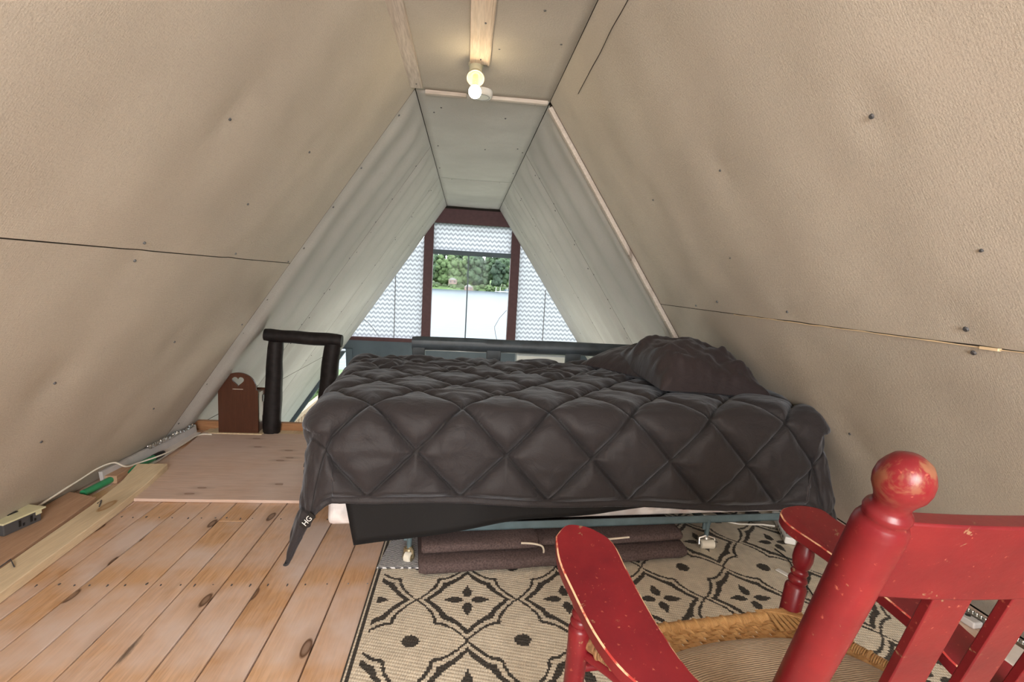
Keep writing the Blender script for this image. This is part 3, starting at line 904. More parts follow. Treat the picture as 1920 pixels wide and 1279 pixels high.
# deck with a railing on the lake side of the house
t = thing('sun_deck', (-3.6, 10.3, ZG - 0.1), 'tan wooden deck with a slatted railing outside the lower left window', 'deck')
mb = MB(); mb.box((-4.6, YF + .12, ZG - .18), (-2.95, 13.5, ZG - .08)); obj('deck_floor', mb, M['deckwood'], t)
mb = MB(); mb.box((-3.06, YF + .15, -1.68), (-2.96, 13.5, -1.60)); obj('top_rail', mb, M['deckwood'], t)
mb = MB(); mb.box((-3.03, YF + .15, -2.32), (-2.99, 13.5, -2.26)); obj('bottom_rail', mb, M['deckwood'], t)
first = None
for k in range(36):
    y = YF + .3 + k * 0.165
    if first is None:
        mb = MB(); mb.box((-3.03, y, -2.28), (-2.99, y + 0.05, -1.66)); first = obj('baluster', mb, M['deckwood'], t); y0 = y
    else:
        c = dup(first, t, (0, y - y0, 0))
bp = None
for (x, y, s) in ((-7.4, 15.5, 1.0), (-5.4, 16.5, .8), (-9.5, 18, 1.3), (-11, 22, 1.5)):
    if bp is None:
        bp = b = obj('garden_shrub', crown_mb((0, 0, 0), 1.6, 1.9, 26, 33), M['leaf_c'], org=(0, 0, 0), smooth=True, angle=180,
                     label='bright green shrub on the lawn beyond the deck', cat='shrub', group='shrubs on the lawn')
    else:
        b = bp.copy(); COL.objects.link(b)
    b.location = (x, y, ZG - .9); b.scale = (s, s, s)
    b['label'] = {-7.4: 'bright green shrub on the lawn, second nearest to the deck railing', -5.4: 'smallest bright green shrub on the lawn right beside the deck railing', -9.5: 'large bright green shrub on the lawn behind the nearer two', -11: 'largest bright green shrub farthest out on the lawn'}[x]

# ================================================================== THINGS
# ---- ceiling lamp
t = thing('ceiling_lamp', (0.0, 2.45, ZC - .008), 'bare lit bulb in an ivory socket at the end of the middle batten', 'lamp')
obj('canopy', MB().cyl((0.0, 2.53, ZC - 0.02), (0.0, 2.53, ZC - 0.005), 0.036, 0.038, 28), M['ivory'], t, smooth=True)
mb = MB(); mb.lathe((0.0, 2.52, ZC - 0.015), (0.0, 2.385, ZC - 0.185), [(0, .030), (.060, .031), (.085, .030)], 28)
obj('socket', mb, M['ivory'], t, smooth=True)
ax0 = Vector((0.0, 2.52, ZC - 0.015)); axd = (Vector((0.0, 2.385, ZC - 0.185)) - ax0).normalized()
mb = MB(); mb.lathe(ax0 + axd * .082, ax0 + axd * .33, [(0, .028), (.006, .034), (.030, .041), (.034, .041), (.034, .037), (.012, .020), (.010, 0.0)], 28)
obj('shade_ring', mb, M['ivory'], t, smooth=True)
b0 = ax0 + axd * .095
mb = MB(); mb.lathe(b0, b0 + axd, [(0, .013), (.055, .014), (.082, .016), (.098, .019)], 20)
obj('bulb_neck', mb, M['bulb_glass'], t, smooth=True)
mb = MB(); mb.ball(b0 + axd * .124, .0290, 20, 12)
obj('bulb', mb, M['bulb'], t, smooth=True)
mb = MB()
for k in (-1, 0, 1): mb.cyl(Vector((0.014 * k, 2.515, ZC - 0.012)), Vector((0.014 * k, 2.50, ZC - 0.024)), .005, seg=8)
obj('terminal_screw', mb, M['dark_grey'], t)

# ---- smoke alarm
t = thing('smoke_alarm', (0.035, 2.88, ZC - .006), 'round white smoke alarm on the ceiling behind the lit bulb', 'smoke alarm')
mb = MB(); mb.lathe((0.035, 2.875, ZC - .004), (0.035, 2.875, ZC - .2), [(0, .062), (.012, .064), (.026, .062), (.034, .055), (.036, .03), (.036, 0)], 32)
obj('housing', mb, M['white_plastic'], t, smooth=True)
mb = MB(); mb.tube([(0.035 + .045 * math.cos(a), 2.875 + .045 * math.sin(a), ZC - .0385) for a in np.linspace(0, 6.283, 29)[:-1]], .0018, 6, closed=True)
obj('vent_ring', mb, M['grey'], t)

# ---- wooden log railings at the loft edge
def log_mb(p0, p1, r0, r1, seed, flat=1.0, seg=14, n=14):
    p0 = Vector(p0); p1 = Vector(p1); mb = MB()
    ax = (p1 - p0).normalized(); up = Vector((0, 0, 1)) if abs(ax.z) < .7 else Vector((0, 1, 0))
    w = ax.cross(up).normalized(); u = w.cross(ax)
    vs = []
    for i in range(n + 1):
        f = i / n; c = p0.lerp(p1, f) + (u * noise.noise(Vector((f * 3, seed, 1))) + w * noise.noise(Vector((f * 3, seed, 5)))) * .004
        r = r0 + (r1 - r0) * f
        e = 1.0 if 0 < i < n else 0.93
        for k in range(seg):
            a = 2 * math.pi * k / seg
            q = r * e * (1 + .10 * noise.noise(Vector((f * 5, math.cos(a) * 1.2 + seed, math.sin(a) * 1.2))))
            vs.append(c + u * math.cos(a) * q + w * math.sin(a) * q * flat)
    fs = [(i * seg + k, i * seg + (k + 1) % seg, (i + 1) * seg + (k + 1) % seg, (i + 1) * seg + k) for i in range(n) for k in range(seg)]
    fs += [tuple(range(seg - 1, -1, -1)), tuple(range(n * seg, (n + 1) * seg))]
    mb.add(vs, fs)
    return mb
t = thing('log_handrail', (-1.0, 3.22, 0.01), 'short dark log railing on two posts beside the heart-cut box', 'railing')
obj('post', log_mb((-1.202, 3.215, 0.008), (-1.178, 3.225, 0.60), .056, .046, 2), M['darkwood'], t, smooth=True)
obj('post', log_mb((-0.885, 3.235, 0.008), (-0.832, 3.235, 0.60), .060, .050, 7), M['darkwood'], t, smooth=True)
obj('rail', log_mb((-1.245, 3.225, 0.640), (-0.775, 3.235, 0.618), .040, .043, 11), M['darkwood'], t, smooth=True)
t = thing('loft_balustrade', (0.5, 3.27, 0.058), 'long dark beam railing behind the bed', 'railing')
obj('beam', log_mb((-0.335, 3.262, 0.622), (1.30, 3.262, 0.634), .046, .044, 21, .9, 12, 40), M['beam'], t, smooth=True, angle=35)
for x0, x1 in ((-.33, -.25), (.152, .246), (.682, .784)):
    mb = MB(); mb.box((x0, 3.225, .01), (x1, 3.262, .60)); obj('post', mb, M['beam'], t, bevel=.004)

# ---- wall box with heart cut-out
t = thing('heart_cut_box', (-1.42, 3.2, 0.02), 'dark brown wooden box with a heart cut in its arched back', 'box')
X0, X1, Y0 = -1.50, -1.262, 3.16
cx = (X0 + X1) / 2; hw = (X1 - X0) / 2
outl = [(X0, .0205), (X1, .0205), (X1, .290)]
outl += [(X1 - .006, .296)]
N = 22
for k in range(N + 1):
    a = math.pi * k / N
    outl.append((cx + (hw - .012) * math.cos(a), .296 + .107 * math.sin(a) ** .85))
outl += [(X0 + .006, .296), (X0, .290)]
heart = []
for k in range(28):
    a = 2 * math.pi * k / 28
    hx = 16 * math.sin(a) ** 3; hz = 13 * math.cos(a) - 5 * math.cos(2 * a) - 2 * math.cos(3 * a) - math.cos(4 * a)
    heart.append((cx + hx * .0022, .351 + hz * .0021))
def plate_with_hole(outer, hole, y0, y1):
    import bmesh
    bm = bmesh.new()
    def loop(pts):
        vs = [bm.verts.new((x, y0, z)) for x, z in pts]
        return [bm.edges.new((vs[i], vs[(i + 1) % len(vs)])) for i in range(len(vs))]
    es = loop(outer) + loop(hole)
    r = bmesh.ops.triangle_fill(bm, edges=es, use_beauty=True, use_dissolve=False)
    faces = [g for g in r['geom'] if isinstance(g, bmesh.types.BMFace)]
    ext = bmesh.ops.extrude_face_region(bm, geom=faces)
    bmesh.ops.translate(bm, vec=(0, y1 - y0, 0), verts=[g for g in ext['geom'] if isinstance(g, bmesh.types.BMVert)])
    bmesh.ops.recalc_face_normals(bm, faces=bm.faces)
    bm.verts.index_update()
    mb = MB(); mb.add([v.co.copy() for v in bm.verts], [tuple(v.index for v in f.verts) for f in bm.faces])
    bm.free(); return mb
obj('arched_back', plate_with_hole(outl, heart, Y0, Y0 + .014), M['walnut'], t)
mb = MB(); mb.box((X0 + .01, Y0 + .014, .0205), (X1 - .008, Y0 + .115, .275)); obj('case', mb, M['walnut_light'], t, bevel=.002)
mb = MB(); mb.box((X0 + .004, Y0 + .115, .0205), (X1 + .004, Y0 + .128, .287)); dr = obj('door', mb, M['walnut'], t, bevel=.002)
for z in (.09, .225):
    mb = MB(); mb.box((X1 - .009, Y0 + .088, z - .022), (X1 - .004, Y0 + .112, z + .022)); mb.cyl((X1 - .003, Y0 + .113, z - .022), (X1 - .003, Y0 + .113, z + .022), .004, seg=8)
    obj('hinge', mb, M['black'], t)
mb = MB(); mb.box((cx - .032, Y0 - .0008, .298), (cx + .03, Y0, .301)); obj('printed_line', mb, M['batten'], t)
mb = MB(); mb.box((-1.555, 3.145, 0.0105), (-1.235, 3.25, 0.0205))
obj('base_board', mb, M['pale_pine'], label='pale wooden board lying under the heart-cut box', cat='board', bevel=.002)

# ---- plywood sheet
mb = MB()
a = [Vector(p) for p in ((-1.457, 2.228, .001), (-.25, 2.228, .001), (-.25, 3.185, .001), (-1.60, 3.175, .001))]
mb.prism(a, [p + Vector((0, 0, .014)) for p in a])
obj('plywood_sheet', mb, M['plywood'], label='reddish plywood sheet laid flat on the planks left of the bed', cat='plywood', bevel=.0015)

# ---- loose boards on the left
def strip_board(name, L, R, z0, z1, mat, label, cat='board'):
    """L and R: left and right edge points (x, y, lift)."""
    mb = MB(); n = len(L); P = []
    for i in range(n):
        for (x, y, q), zz in ((L[i], z1), (R[i], z1), (R[i], z0), (L[i], z0)): P.append((x, y, zz + q))
    fs = []
    for i in range(n - 1):
        for k in range(4):
            fs.append((i * 4 + k, i * 4 + (k + 1) % 4, (i + 1) * 4 + (k + 1) % 4, (i + 1) * 4 + k))
    fs += [(3, 2, 1, 0), tuple((n - 1) * 4 + k for k in range(4))]
    mb.add(P, fs)
    return obj(name, mb, mat, label=label, cat=cat, bevel=.003)
strip_board('loose_board', [(-1.455, -.2, 0), (-1.462, 1.0, 0), (-1.468, 1.6, 0), (-1.515, 2.12, .0), (-1.55, 2.35, .002), (-1.60, 2.55, .012)],
            [(-1.33, -.2, 0), (-1.352, 1.0, 0), (-1.362, 1.5, 0), (-1.405, 2.10, .0), (-1.43, 2.35, .002), (-1.462, 2.56, .012)], .002, .036, M['pale_pine'],
            'pale worn pine board lying along the left side of the floor')
strip_board('loose_board', [(-1.655, -.2, 0), (-1.66, 1.0, 0), (-1.655, 1.84, 0), (-1.69, 2.1, .0), (-1.695, 2.25, .0)],
            [(-1.47, -.2, 0), (-1.475, 1.0, 0), (-1.482, 1.6, 0), (-1.525, 2.0, .0), (-1.552, 2.2, .0)], .002, .034, M['brown_board'],
            'brown board lying between the pale board and the left wall')
mb = MB(); mb.box((-1.665, 2.41, .002), (-1.612, 2.55, .040), rot=RZ(4)); obj('wood_offcut', mb, M['brown_board'], label='small brown wood offcut beside the raised end of the pale board', cat='offcut', bevel=.002)
for nm, pts_ in (('bent_nail', [(-1.478, 1.66, .037), (-1.475, 1.70, .044), (-1.435, 1.665, .038)]), ('bent_nail', [(-1.50, 2.13, .037), (-1.497, 2.15, .042), (-1.472, 2.10, .037)])):
    obj(nm, MB().tube(pts_, .0022, 6), M['dark_grey'], label='bent wire staple at the %s of the pale board edge' % ('near end' if pts_[0][1] < 2 else 'far end'), cat='staple')

# ---- outlet box
t = thing('outlet_box', (-1.655, 1.93, .036), 'cream topped electrical outlet box at the foot of the left wall', 'outlet')
R = RZ(-12); pv = (-1.655, 1.93, .036)
mb = MB(); mb.box((-1.70, 1.865, .036), (-1.615, 1.995, .083), rot=R, piv=pv); obj('housing', mb, M['dark_grey'], t, bevel=.003)
mb = MB(); mb.box((-1.712, 1.855, .083), (-1.603, 2.005, .090), rot=R, piv=pv); obj('cover_plate', mb, M['cream_plastic'], t, bevel=.002)
mb = MB(); mb.box((-1.665, 1.91, .090), (-1.652, 1.945, .0925), rot=R, piv=pv); mb.box((-1.672, 1.903, .090), (-1.658, 1.915, .0925), rot=R, piv=pv); obj('switch_slot', mb, M['black'], t)
mb = MB()
for y in (1.915, 1.955):
    mb.box((-1.6155, y, .048), (-1.6135, y + .008, .072), rot=R, piv=pv); mb.box((-1.6155, y + .014, .046), (-1.6135, y + .02, .056), rot=R, piv=pv)
obj('socket_slot', mb, M['black'], t)
mb = MB(); mb.box((-1.618, 1.975, .066), (-1.612, 1.995, .083), rot=R, piv=pv); obj('adhesive_tape', mb, M['cream_plastic'], t)

def smooth_path(pts, n=8):
    pts = [Vector(p) for p in pts]; out = []
    for i in range(len(pts) - 1):
        a = pts[max(i - 1, 0)]; b = pts[i]; c = pts[i + 1]; d = pts[min(i + 2, len(pts) - 1)]
        for k in range(n):
            f = k / n
            out.append(0.5 * ((2 * b) + (c - a) * f + (2 * a - 5 * b + 4 * c - d) * f * f + (3 * b - a - 3 * c + d) * f ** 3))
    out.append(pts[-1]); return out
obj('extension_cable', MB().tube(smooth_path([(-1.66, 2.01, .06), (-1.668, 2.12, .065), (-1.664, 2.25, .080), (-1.650, 2.36, .098), (-1.628, 2.43, .098), (-1.606, 2.475, .062), (-1.60, 2.56, .048), (-1.558, 2.70, .045), (-1.57, 2.9, .030), (-1.59, 3.06, .022), (-1.575, 3.12, .0185), (-1.52, 3.12, .0185)]), .0042, 8), M['white_cable'], smooth=True, angle=180,
    label='white cable running from the outlet box along the left wall', cat='cable')
# green tube with black cap
t = thing('green_tube', (-1.63, 2.5, .01), 'green cylindrical tube with a black cap lying along the wall', 'tube')
obj('tube_body', MB().cyl((-1.648, 2.26, .020), (-1.612, 2.70, .022), .0155, seg=20), M['green'], t, smooth=True)
obj('cap', MB().lathe((-1.612, 2.70, .022), (-1.604, 2.80, .022), [(0, .0175), (.05, .0175), (.075, .014), (.08, 0)], 20), M['black'], t, smooth=True)
# white enamel heater channel with foil
t = thing('baseboard_channel', (-1.64, 2.85, .0), 'long white metal channel along the foot of the left wall', 'channel')
mb = MB(); a = [Vector(p) for p in ((-1.672, 2.40, .002), (-1.655, 2.40, .002), (-1.630, 3.17, .002), (-1.648, 3.17, .002))]
mb.prism(a, [p + Vector((-.008, 0, .062)) for p in a]); obj('front_plate', mb, M['white_metal'], t, bevel=.002)
mb = MB(); a = [Vector(p) for p in ((-1.652, 2.62, .002), (-1.585, 2.62, .002), (-1.60, 3.15, .016), (-1.632, 3.15, .016))]
mb.prism(a, [p + Vector((0, 0, .004)) for p in a]); obj('bottom_lip', mb, M['clear_white'], t)
mb = MB(); P = []
rf = random.Random(5)
for i in range(60):
    y = 2.72 + .43 * i / 59
    for j in range(7):
        x = -1.678 + .036 * j / 6 + (y - 2.72) * .03
        P.append(Vector((x, y, .060 + rf.uniform(0, .016) * math.sin(math.pi * j / 6))))
mb.grid(P, 60, 7); mb.f = [f[::-1] for f in mb.f]
obj('crumpled_foil', mb, M['foil'], label='crumpled silver foil strip on top of the white channel', cat='foil')

# ---- rug
px, py, rx0, ry0 = .33, .376, -.116, 1.343
def rug_dark(x, y):
    u = (x - rx0) / px; v = (y - ry0) / py
    u -= round(u); v -= round(v)
    r = math.hypot(u * px, v * py)
    if r < .025: return True
    au, av = abs(u), abs(v)
    a, b = (au, av) if au > av else (av, au)
    w = .20 * math.cos(math.pi / 2 * min(1.0, max(0.0, (a - .20) / .30))) ** .9 if a > .2 else a + .03
    D = b - w
    if a > .19:
        if abs(D) < .016: return True
        if .062 < D < .128 - .03 * max(0, (a - .3)) : return True
    # four-petal flower in the middle of the field
    fu, fv = (.5 - au) * px, (.5 - av) * py
    for p, q in ((fu, fv), (fv, fu)):
        d = p - .043
        hwid = .017 * math.sqrt(max(0, 1 - (d / .028) ** 2)) if d < 0 else .017 * max(0, 1 - d / .036)
        if abs(d) < .036 and q < hwid: return True
    return False
RX0, RX1, RY0, RY1 = -.280, 1.62, .45, 2.26
cell = .0052
nx = int((RX1 - RX0) / cell); ny = int((RY1 - RY0) / cell)
V = []
for i in range(nx + 1):
    for j in range(ny + 1):
        x = RX0 + (RX1 - RX0) * i / nx; y = RY0 + (RY1 - RY0) * j / ny
        V.append((x, y, .0045 + .0035 * max(0, noise.noise(Vector((x * 3, y * 3, 2)))) ))
mb = MB(); mb.v = V
for i in range(nx):
    for j in range(ny):
        a = i * (ny + 1) + j
        xx = RX0 + (i + .5) * cell; yy = RY0 + (j + .5) * cell
        xe = xx - RX0
        # left border lines
        if xe < .006: d = 1
        elif xe < .012: d = 0
        elif xe < .021: d = 1
        elif xe < .034: d = 0
        else: d = 1 if rug_dark(xx + .25 * cell * ((i * 7 + j * 13) % 3 - 1), yy) else 0
        mb.f.append((a, a + ny + 1, a + ny + 2, a + 1)); mb.mi.append(d)
rug = obj('patterned_rug', mb, [M['rug_cream'], M['rug_dark']], org=(.6, 1.2, 0), label='cream woven rug with a dark quatrefoil pattern under the bed and chair', cat='rug')
mb = MB(); mb.box((RX0, RY0, .0005), (RX1, RY1, .0035)); obj('backing', mb, M['rug_cream'], rug)
mb = MB(); mb.box((1.262 - 1.31, RY0 + .1, .0075), (1.263 - 1.31, 1.68, .0078))
mb = MB(); a = [Vector(p) for p in ((-.275, 1.70, .009), (.16, 1.70, .009), (.16, 2.12, .009), (-.225, 2.12, .009))]
mb.prism(a, [p + Vector((0, 0, .007)) for p in a])
obj('rag_mat', mb, M['rag'], label='small grey and white rag mat under the left end of the bed', cat='mat', bevel=.002)

# ---- bed (rotated a little against the room)
OB = Vector((-.455, 1.71, 0)); BR = RZ(4.7)
def B(x, y, z): return OB + BR @ Vector((x, y, z))
BL, BW = 1.90, 1.0
t = thing('bed', tuple(B(.95, .5, 0)), 'single bed with a blue grey steel frame standing on the rug', 'bed')
def bbox(x0, y0, z0, x1, y1, z1):
    mb = MB()
    lo = [B(x0, y0, z0), B(x1, y0, z0), B(x1, y1, z0), B(x0, y1, z0)]
    mb.prism(lo, [p + Vector((0, 0, z1 - z0)) for p in lo]); return mb
mb = bbox(.13, .02, .118, 1.87, .026, .148); b2 = bbox(.13, .02, .118, 1.87, .055, .122); mb.add(b2.v, b2.f)
obj('side_rail', mb, M['steel_blue'], t)
mb = bbox(.03, .974, .118, 1.87, .98, .148); b2 = bbox(.03, .945, .118, 1.87, .98, .122); mb.add(b2.v, b2.f)
obj('side_rail', mb, M['steel_blue'], t)
for x in (.29, 1.50):
    obj('cross_rail', bbox(x - .015, .03, .105, x + .015, .97, .118), M['steel_blue'], t)
    for y in (.03, .97):
        p = B(x, y, 0)
        mb = MB(); mb.lathe(p + Vector((0, 0, .055)), p + Vector((0, 0, .13)), [(0, .009), (.05, .011), (.075, .013)], 12)
        mb.box(tuple(p + Vector((-.02, -.004, .085))), tuple(p + Vector((-.006, .004, .118))))
        lg = obj('leg', mb, M['steel_blue'], t, smooth=True)
        left = x < 1
        a = Vector((.03, 0, 0)) if not left else Vector((.012, -.006, 0))
        q = p + Vector((0, -.012, .026 if left else .027))
        r = .0185 if not left else .020
        zz = Vector((0, 0, -.0))
        obj('caster_wheel', MB().lathe(q - a, q + a, [(0, r * .8), (.003, r), (2 * a.length - .003, r), (2 * a.length, r * .8)], 20), M['caster_cream'], lg, smooth=True)
        mb = MB(); e = a.normalized()
        for sgn in (-1, 1):
            c0 = q + e * sgn * (a.length + .003)
            mb.cyl(c0 - e * .0015, c0 + e * .0015, .015, seg=14)
            mb.tube([c0, c0 + Vector((0, .008, .022)), p + Vector((0, 0, .058))], [.006, .006, .009], 8)
        mb.cyl(p + Vector((0, 0, .048)), p + Vector((0, 0, .056)), .018, .016, 16)
        obj('caster_fork', mb, M['brass'] if left else M['chrome'], lg, smooth=True)
obj('box_spring', bbox(-.002, .03, .149, 1.87, .975, .36), M['ticking'], t, bevel=.02, seg=3)
obj('mattress', bbox(.03, .025, .361, 1.87, .975, .565), M['ticking'], t, bevel=.04, seg=4)

# comforter draped over the bed
LI = .03
def comforter():
    s0, s1, ds = -.49, BL - 2 * LI + .40, .0062
    sl, tr = None, None
    ns = int((s1 - s0) / ds) + 1
    t0c = -.36; t1c = BW - 2 * LI + .30
    nt = int((t1c - t0c) / ds) + 1
    Lx, Ly = BL - 2 * LI, BW - 2 * LI
    Rr = .085; ZT = .592
    P = np.zeros((ns, nt, 3)); Q = np.zeros((ns, nt)); W = np.ones((ns, nt))
    for i in range(ns):
        s = s0 + (s1 - s0) * i / (ns - 1)
        sh = .085 * min(1, max(0, s / Lx))
        for j in range(nt):
            tt = t0c - sh + (t1c - t0c + sh) * j / (nt - 1)
            cx_ = min(max(s, 0), Lx); cy_ = min(max(tt, 0), Ly)
            ax, ay = s - cx_, tt - cy_
            r = math.hypot(ax, ay)
            if r > 1e-6:
                nx_, ny_ = ax / r, ay / r
                if r < Rr * math.pi / 2:
                    out = Rr * math.sin(r / Rr); dn = Rr * (1 - math.cos(r / Rr))
                else:
                    rest = r - Rr * math.pi / 2
                    corner = abs(nx_ * ny_) * 2
                    out = Rr + rest * (.02 + .20 * corner) + .010 * math.sin(s * 9.0 + 1) * min(1, rest * 6)
                    dn = Rr + rest
                x = cx_ + nx_ * out; y = cy_ + ny_ * out; z = ZT - dn
            else:
                x, y, z = s, tt, ZT
            # saggy top: slightly lower toward the edges and gentle undulation
            z += .010 * noise.noise(Vector((s * 2.1, tt * 2.1, 3))) * (1 if r < .1 else .3)
            z = max(z, .075)
            # keep the cloth inside the right slope
            w = B(x + LI, y + LI, z)
            lim = rx(w.z) - .035
            if w.x > lim: w.x = lim
            P[i, j] = w
            ts = tt + .0
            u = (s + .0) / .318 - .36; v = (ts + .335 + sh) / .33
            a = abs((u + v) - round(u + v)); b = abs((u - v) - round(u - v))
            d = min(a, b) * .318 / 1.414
            band = 1.0
            edge = min(j, nt - 1 - j) * ds
            eb = min(edge, min(i, ns - 1 - i) * ds)
            puff = .035 * (1 - math.exp(-(d / .019) ** 1.0)) * min(1, max(0.0, (eb - .02)) / .03)
            top = 1.0 if r < .1 else .55
            wr = .0065 * top * noise.noise(Vector((s * 5 + tt * 2, tt * 26 + 1.5 * noise.noise(Vector((s * 4, tt * 4, 8))), 1)))
            wr += .003 * noise.noise(Vector((s * 16, tt * 16, 2))) + .005 * noise.noise(Vector((s * 24, tt * 6, 7))) * (0.8 if d < .05 else .25)
            hemseam = -.004 if .018 < eb < .03 else 0
            if r > .12: puff *= 1 - .8 * min(1.0, abs((ax / r) * (ay / r)) * 2.2)
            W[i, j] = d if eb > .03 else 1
            Q[i, j] = puff + wr * (1 + 1.2 * (tt > .5)) + hemseam
    du = np.gradient(P, axis=0); dv = np.gradient(P, axis=1)
    n = np.cross(du, dv); n /= np.linalg.norm(n, axis=2, keepdims=True) + 1e-9
    # smooth the normals so the folded corners do not spike
    for _ in range(3):
        n[1:-1, 1:-1] = (n[1:-1, 1:-1] * 2 + n[:-2, 1:-1] + n[2:, 1:-1] + n[1:-1, :-2] + n[1:-1, 2:]) / 6
    n /= np.linalg.norm(n, axis=2, keepdims=True) + 1e-9
    P = P + n * Q[..., None]
    mb = MB(); mb.grid([tuple(p) for p in P.reshape(-1, 3)], ns, nt)
    return mb, P, W
mbc, PC, WC = comforter()
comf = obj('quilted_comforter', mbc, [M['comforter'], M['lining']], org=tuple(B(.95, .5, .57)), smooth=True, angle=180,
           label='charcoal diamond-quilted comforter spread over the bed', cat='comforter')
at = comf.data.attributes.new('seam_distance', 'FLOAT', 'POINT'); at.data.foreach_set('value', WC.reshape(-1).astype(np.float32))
so = comf.modifiers.new('thick', 'SOLIDIFY'); so.thickness = .006; so.offset = -1; so.material_offset = 1

# brand tag at the hanging left corner of the comforter
def text_obj(txt, size, mat, parent, origin, xdir, ydir, name='lettering', ext=.0003):
    cu = bpy.data.curves.new('txt', 'FONT'); cu.body = txt; cu.size = size; cu.extrude = ext
    cu.align_x = 'CENTER'; cu.align_y = 'CENTER'
    tmp = bpy.data.objects.new('txt', cu); COL.objects.link(tmp)
    bpy.context.view_layer.update()
    me = bpy.data.meshes.new_from_object(tmp.evaluated_get(bpy.context.evaluated_depsgraph_get()))
    bpy.data.objects.remove(tmp); me.name = name
    xd = Vector(xdir).normalized(); zd = xd.cross(Vector(ydir)).normalized(); yd = zd.cross(xd)
    o = bpy.data.objects.new(name, me); COL.objects.link(o)
    me.materials.clear(); me.materials.append(mat)
    mm = Matrix.Identity(4)
    for i in range(3): mm[i][0] = xd[i]; mm[i][1] = yd[i]; mm[i][2] = zd[i]; mm[i][3] = Vector(origin)[i]
    o.parent = parent
    o.matrix_local = Matrix.Translation(-ORG[parent.name]) @ mm
    return o
_i = int(.27 / .0062)
_k = min(range(3, 60), key=lambda q: abs(PC[_i, q][2] - .205))
_n = Vector((-.12, -.99, 0)).normalized(); _h = Vector((.99, -.12, 0)).normalized()
ct = Vector(PC[_i, _k]) + _n * .012
xd = _h * .62 + Vector((0, 0, .78)); yd = _h * -.78 + Vector((0, 0, .62))
mb = MB(); c4 = [ct + xd.normalized() * a * .030 + yd.normalized() * b * .0125 for a, b in ((-1, -1), (1, -1), (1, 1), (-1, 1))]
mb.prism([p - _n * .001 for p in c4], c4)
tg = obj('care_tag', mb, M['tag'], comf)
text_obj('HG', .026, M['print_white'], tg, ct + _n * .0008, xd, yd)

# black sheet hanging below the comforter on the front
mb = MB(); P = []
nu, nv = 90, 14
for i in range(nu):
    x = .100 + 1.645 * i / (nu - 1)
    X = B(x, 0, 0).x
    if X < .24: hem = .112 + (X + .354) / .594 * .075
    elif X < .74: hem = .187 + (X - .24) / .5 * .038
    else: hem = .225 + (X - .74) * .10
    for j in range(nv):
        f = j / (nv - 1)
        z = .44 + (hem - .44) * f
        y = -.022 - .026 * f + .008 * math.sin(x * 11 + .6) * f + .006 * noise.noise(Vector((x * 5, f * 2, 4)))
        xs = x + (-.070 * (1 - f) + .0) * (1 if i == 0 else math.exp(-(i / 6.0)))
        P.append(B(xs, y, z))
mb.grid(P, nu, nv); mb.f = [f[::-1] for f in mb.f]
sh = obj('bed_sheet', mb, M['sheet'], smooth=True, angle=180, label='plain black sheet hanging from under the comforter at the bed front', cat='sheet')
so = sh.modifiers.new('thick', 'SOLIDIFY'); so.thickness = .003

# pillows
def pillow_mb(c, hx, hy, up, dn, rz, seed, tilt=(0, 0), wr=.010, peak=(0, 0)):
    N = 56; Rm = RZ(rz); mb = MB(); c = Vector(c)
    for sgn, hh in ((1, up), (-1, dn)):
        P = []
        for i in range(N):
            u = -1 + 2 * i / (N - 1)
            for j in range(N):
                v = -1 + 2 * j / (N - 1)
                k = (1 - abs(u - peak[0] * (1 - u * u)) ** 3.2) ; l = (1 - abs(v - peak[1] * (1 - v * v)) ** 2.6)
                h = hh * max(0, k) ** .55 * max(0, l) ** .55
                pin = 1 - .07 * (1 - abs(u)) * 0 - .06 * (1 - v * v) * abs(u) ** 3
                pin2 = 1 - .06 * (1 - u * u) * abs(v) ** 3
                x = u * hx * pin; y = v * hy * pin2
                e = (1 - u ** 4) * (1 - v ** 4)
                wrk = wr * (noise.noise(Vector((u * 2.2 + seed, v * 4.5, 1))) + .6 * abs(noise.noise(Vector((u * 4 + v * 3, v * 2 - u * 4, seed)))) +   .15 * noise.noise(Vector((u * 9, v * 9, seed + 3)))) * e ** .4
                z = sgn * h + (wrk if sgn > 0 else 0)
                p = Rm @ Vector((x, y, z)) 
                p.z += p.x * tilt[0] + p.y * tilt[1]
                P.append(c + p)
        o = len(mb.f)
        mb.grid(P, N, N)
        if sgn < 0:
            mb.f = mb.f[:o] + [f[::-1] for f in mb.f[o:]]
    return mb
pl = obj('bed_pillow', pillow_mb((1.075, 2.28, .645), .265, .29, .168, .03, 4, 3.0, tilt=(-.06, .06), peak=(-.12, -.1), wr=.042), M['pillowcase'], smooth=True, angle=180,
    label='large puffy dark brown pillow in front at the right end of the bed', cat='pillow')
mb = MB(); mb.tube([(1.19, 2.045, .656), (1.27, 2.06, .650), (1.318, 2.08, .640)], .0016, 6); obj('piping', mb, M['piping'], pl)
obj('bed_pillow', pillow_mb((.975, 2.55, .672), .25, .25, .085, .045, 24, 9.0, tilt=(.16, .03)), M['pillowcase'], smooth=True, angle=180,
    label='darker pillow partly hidden behind the large front pillow', cat='pillow')

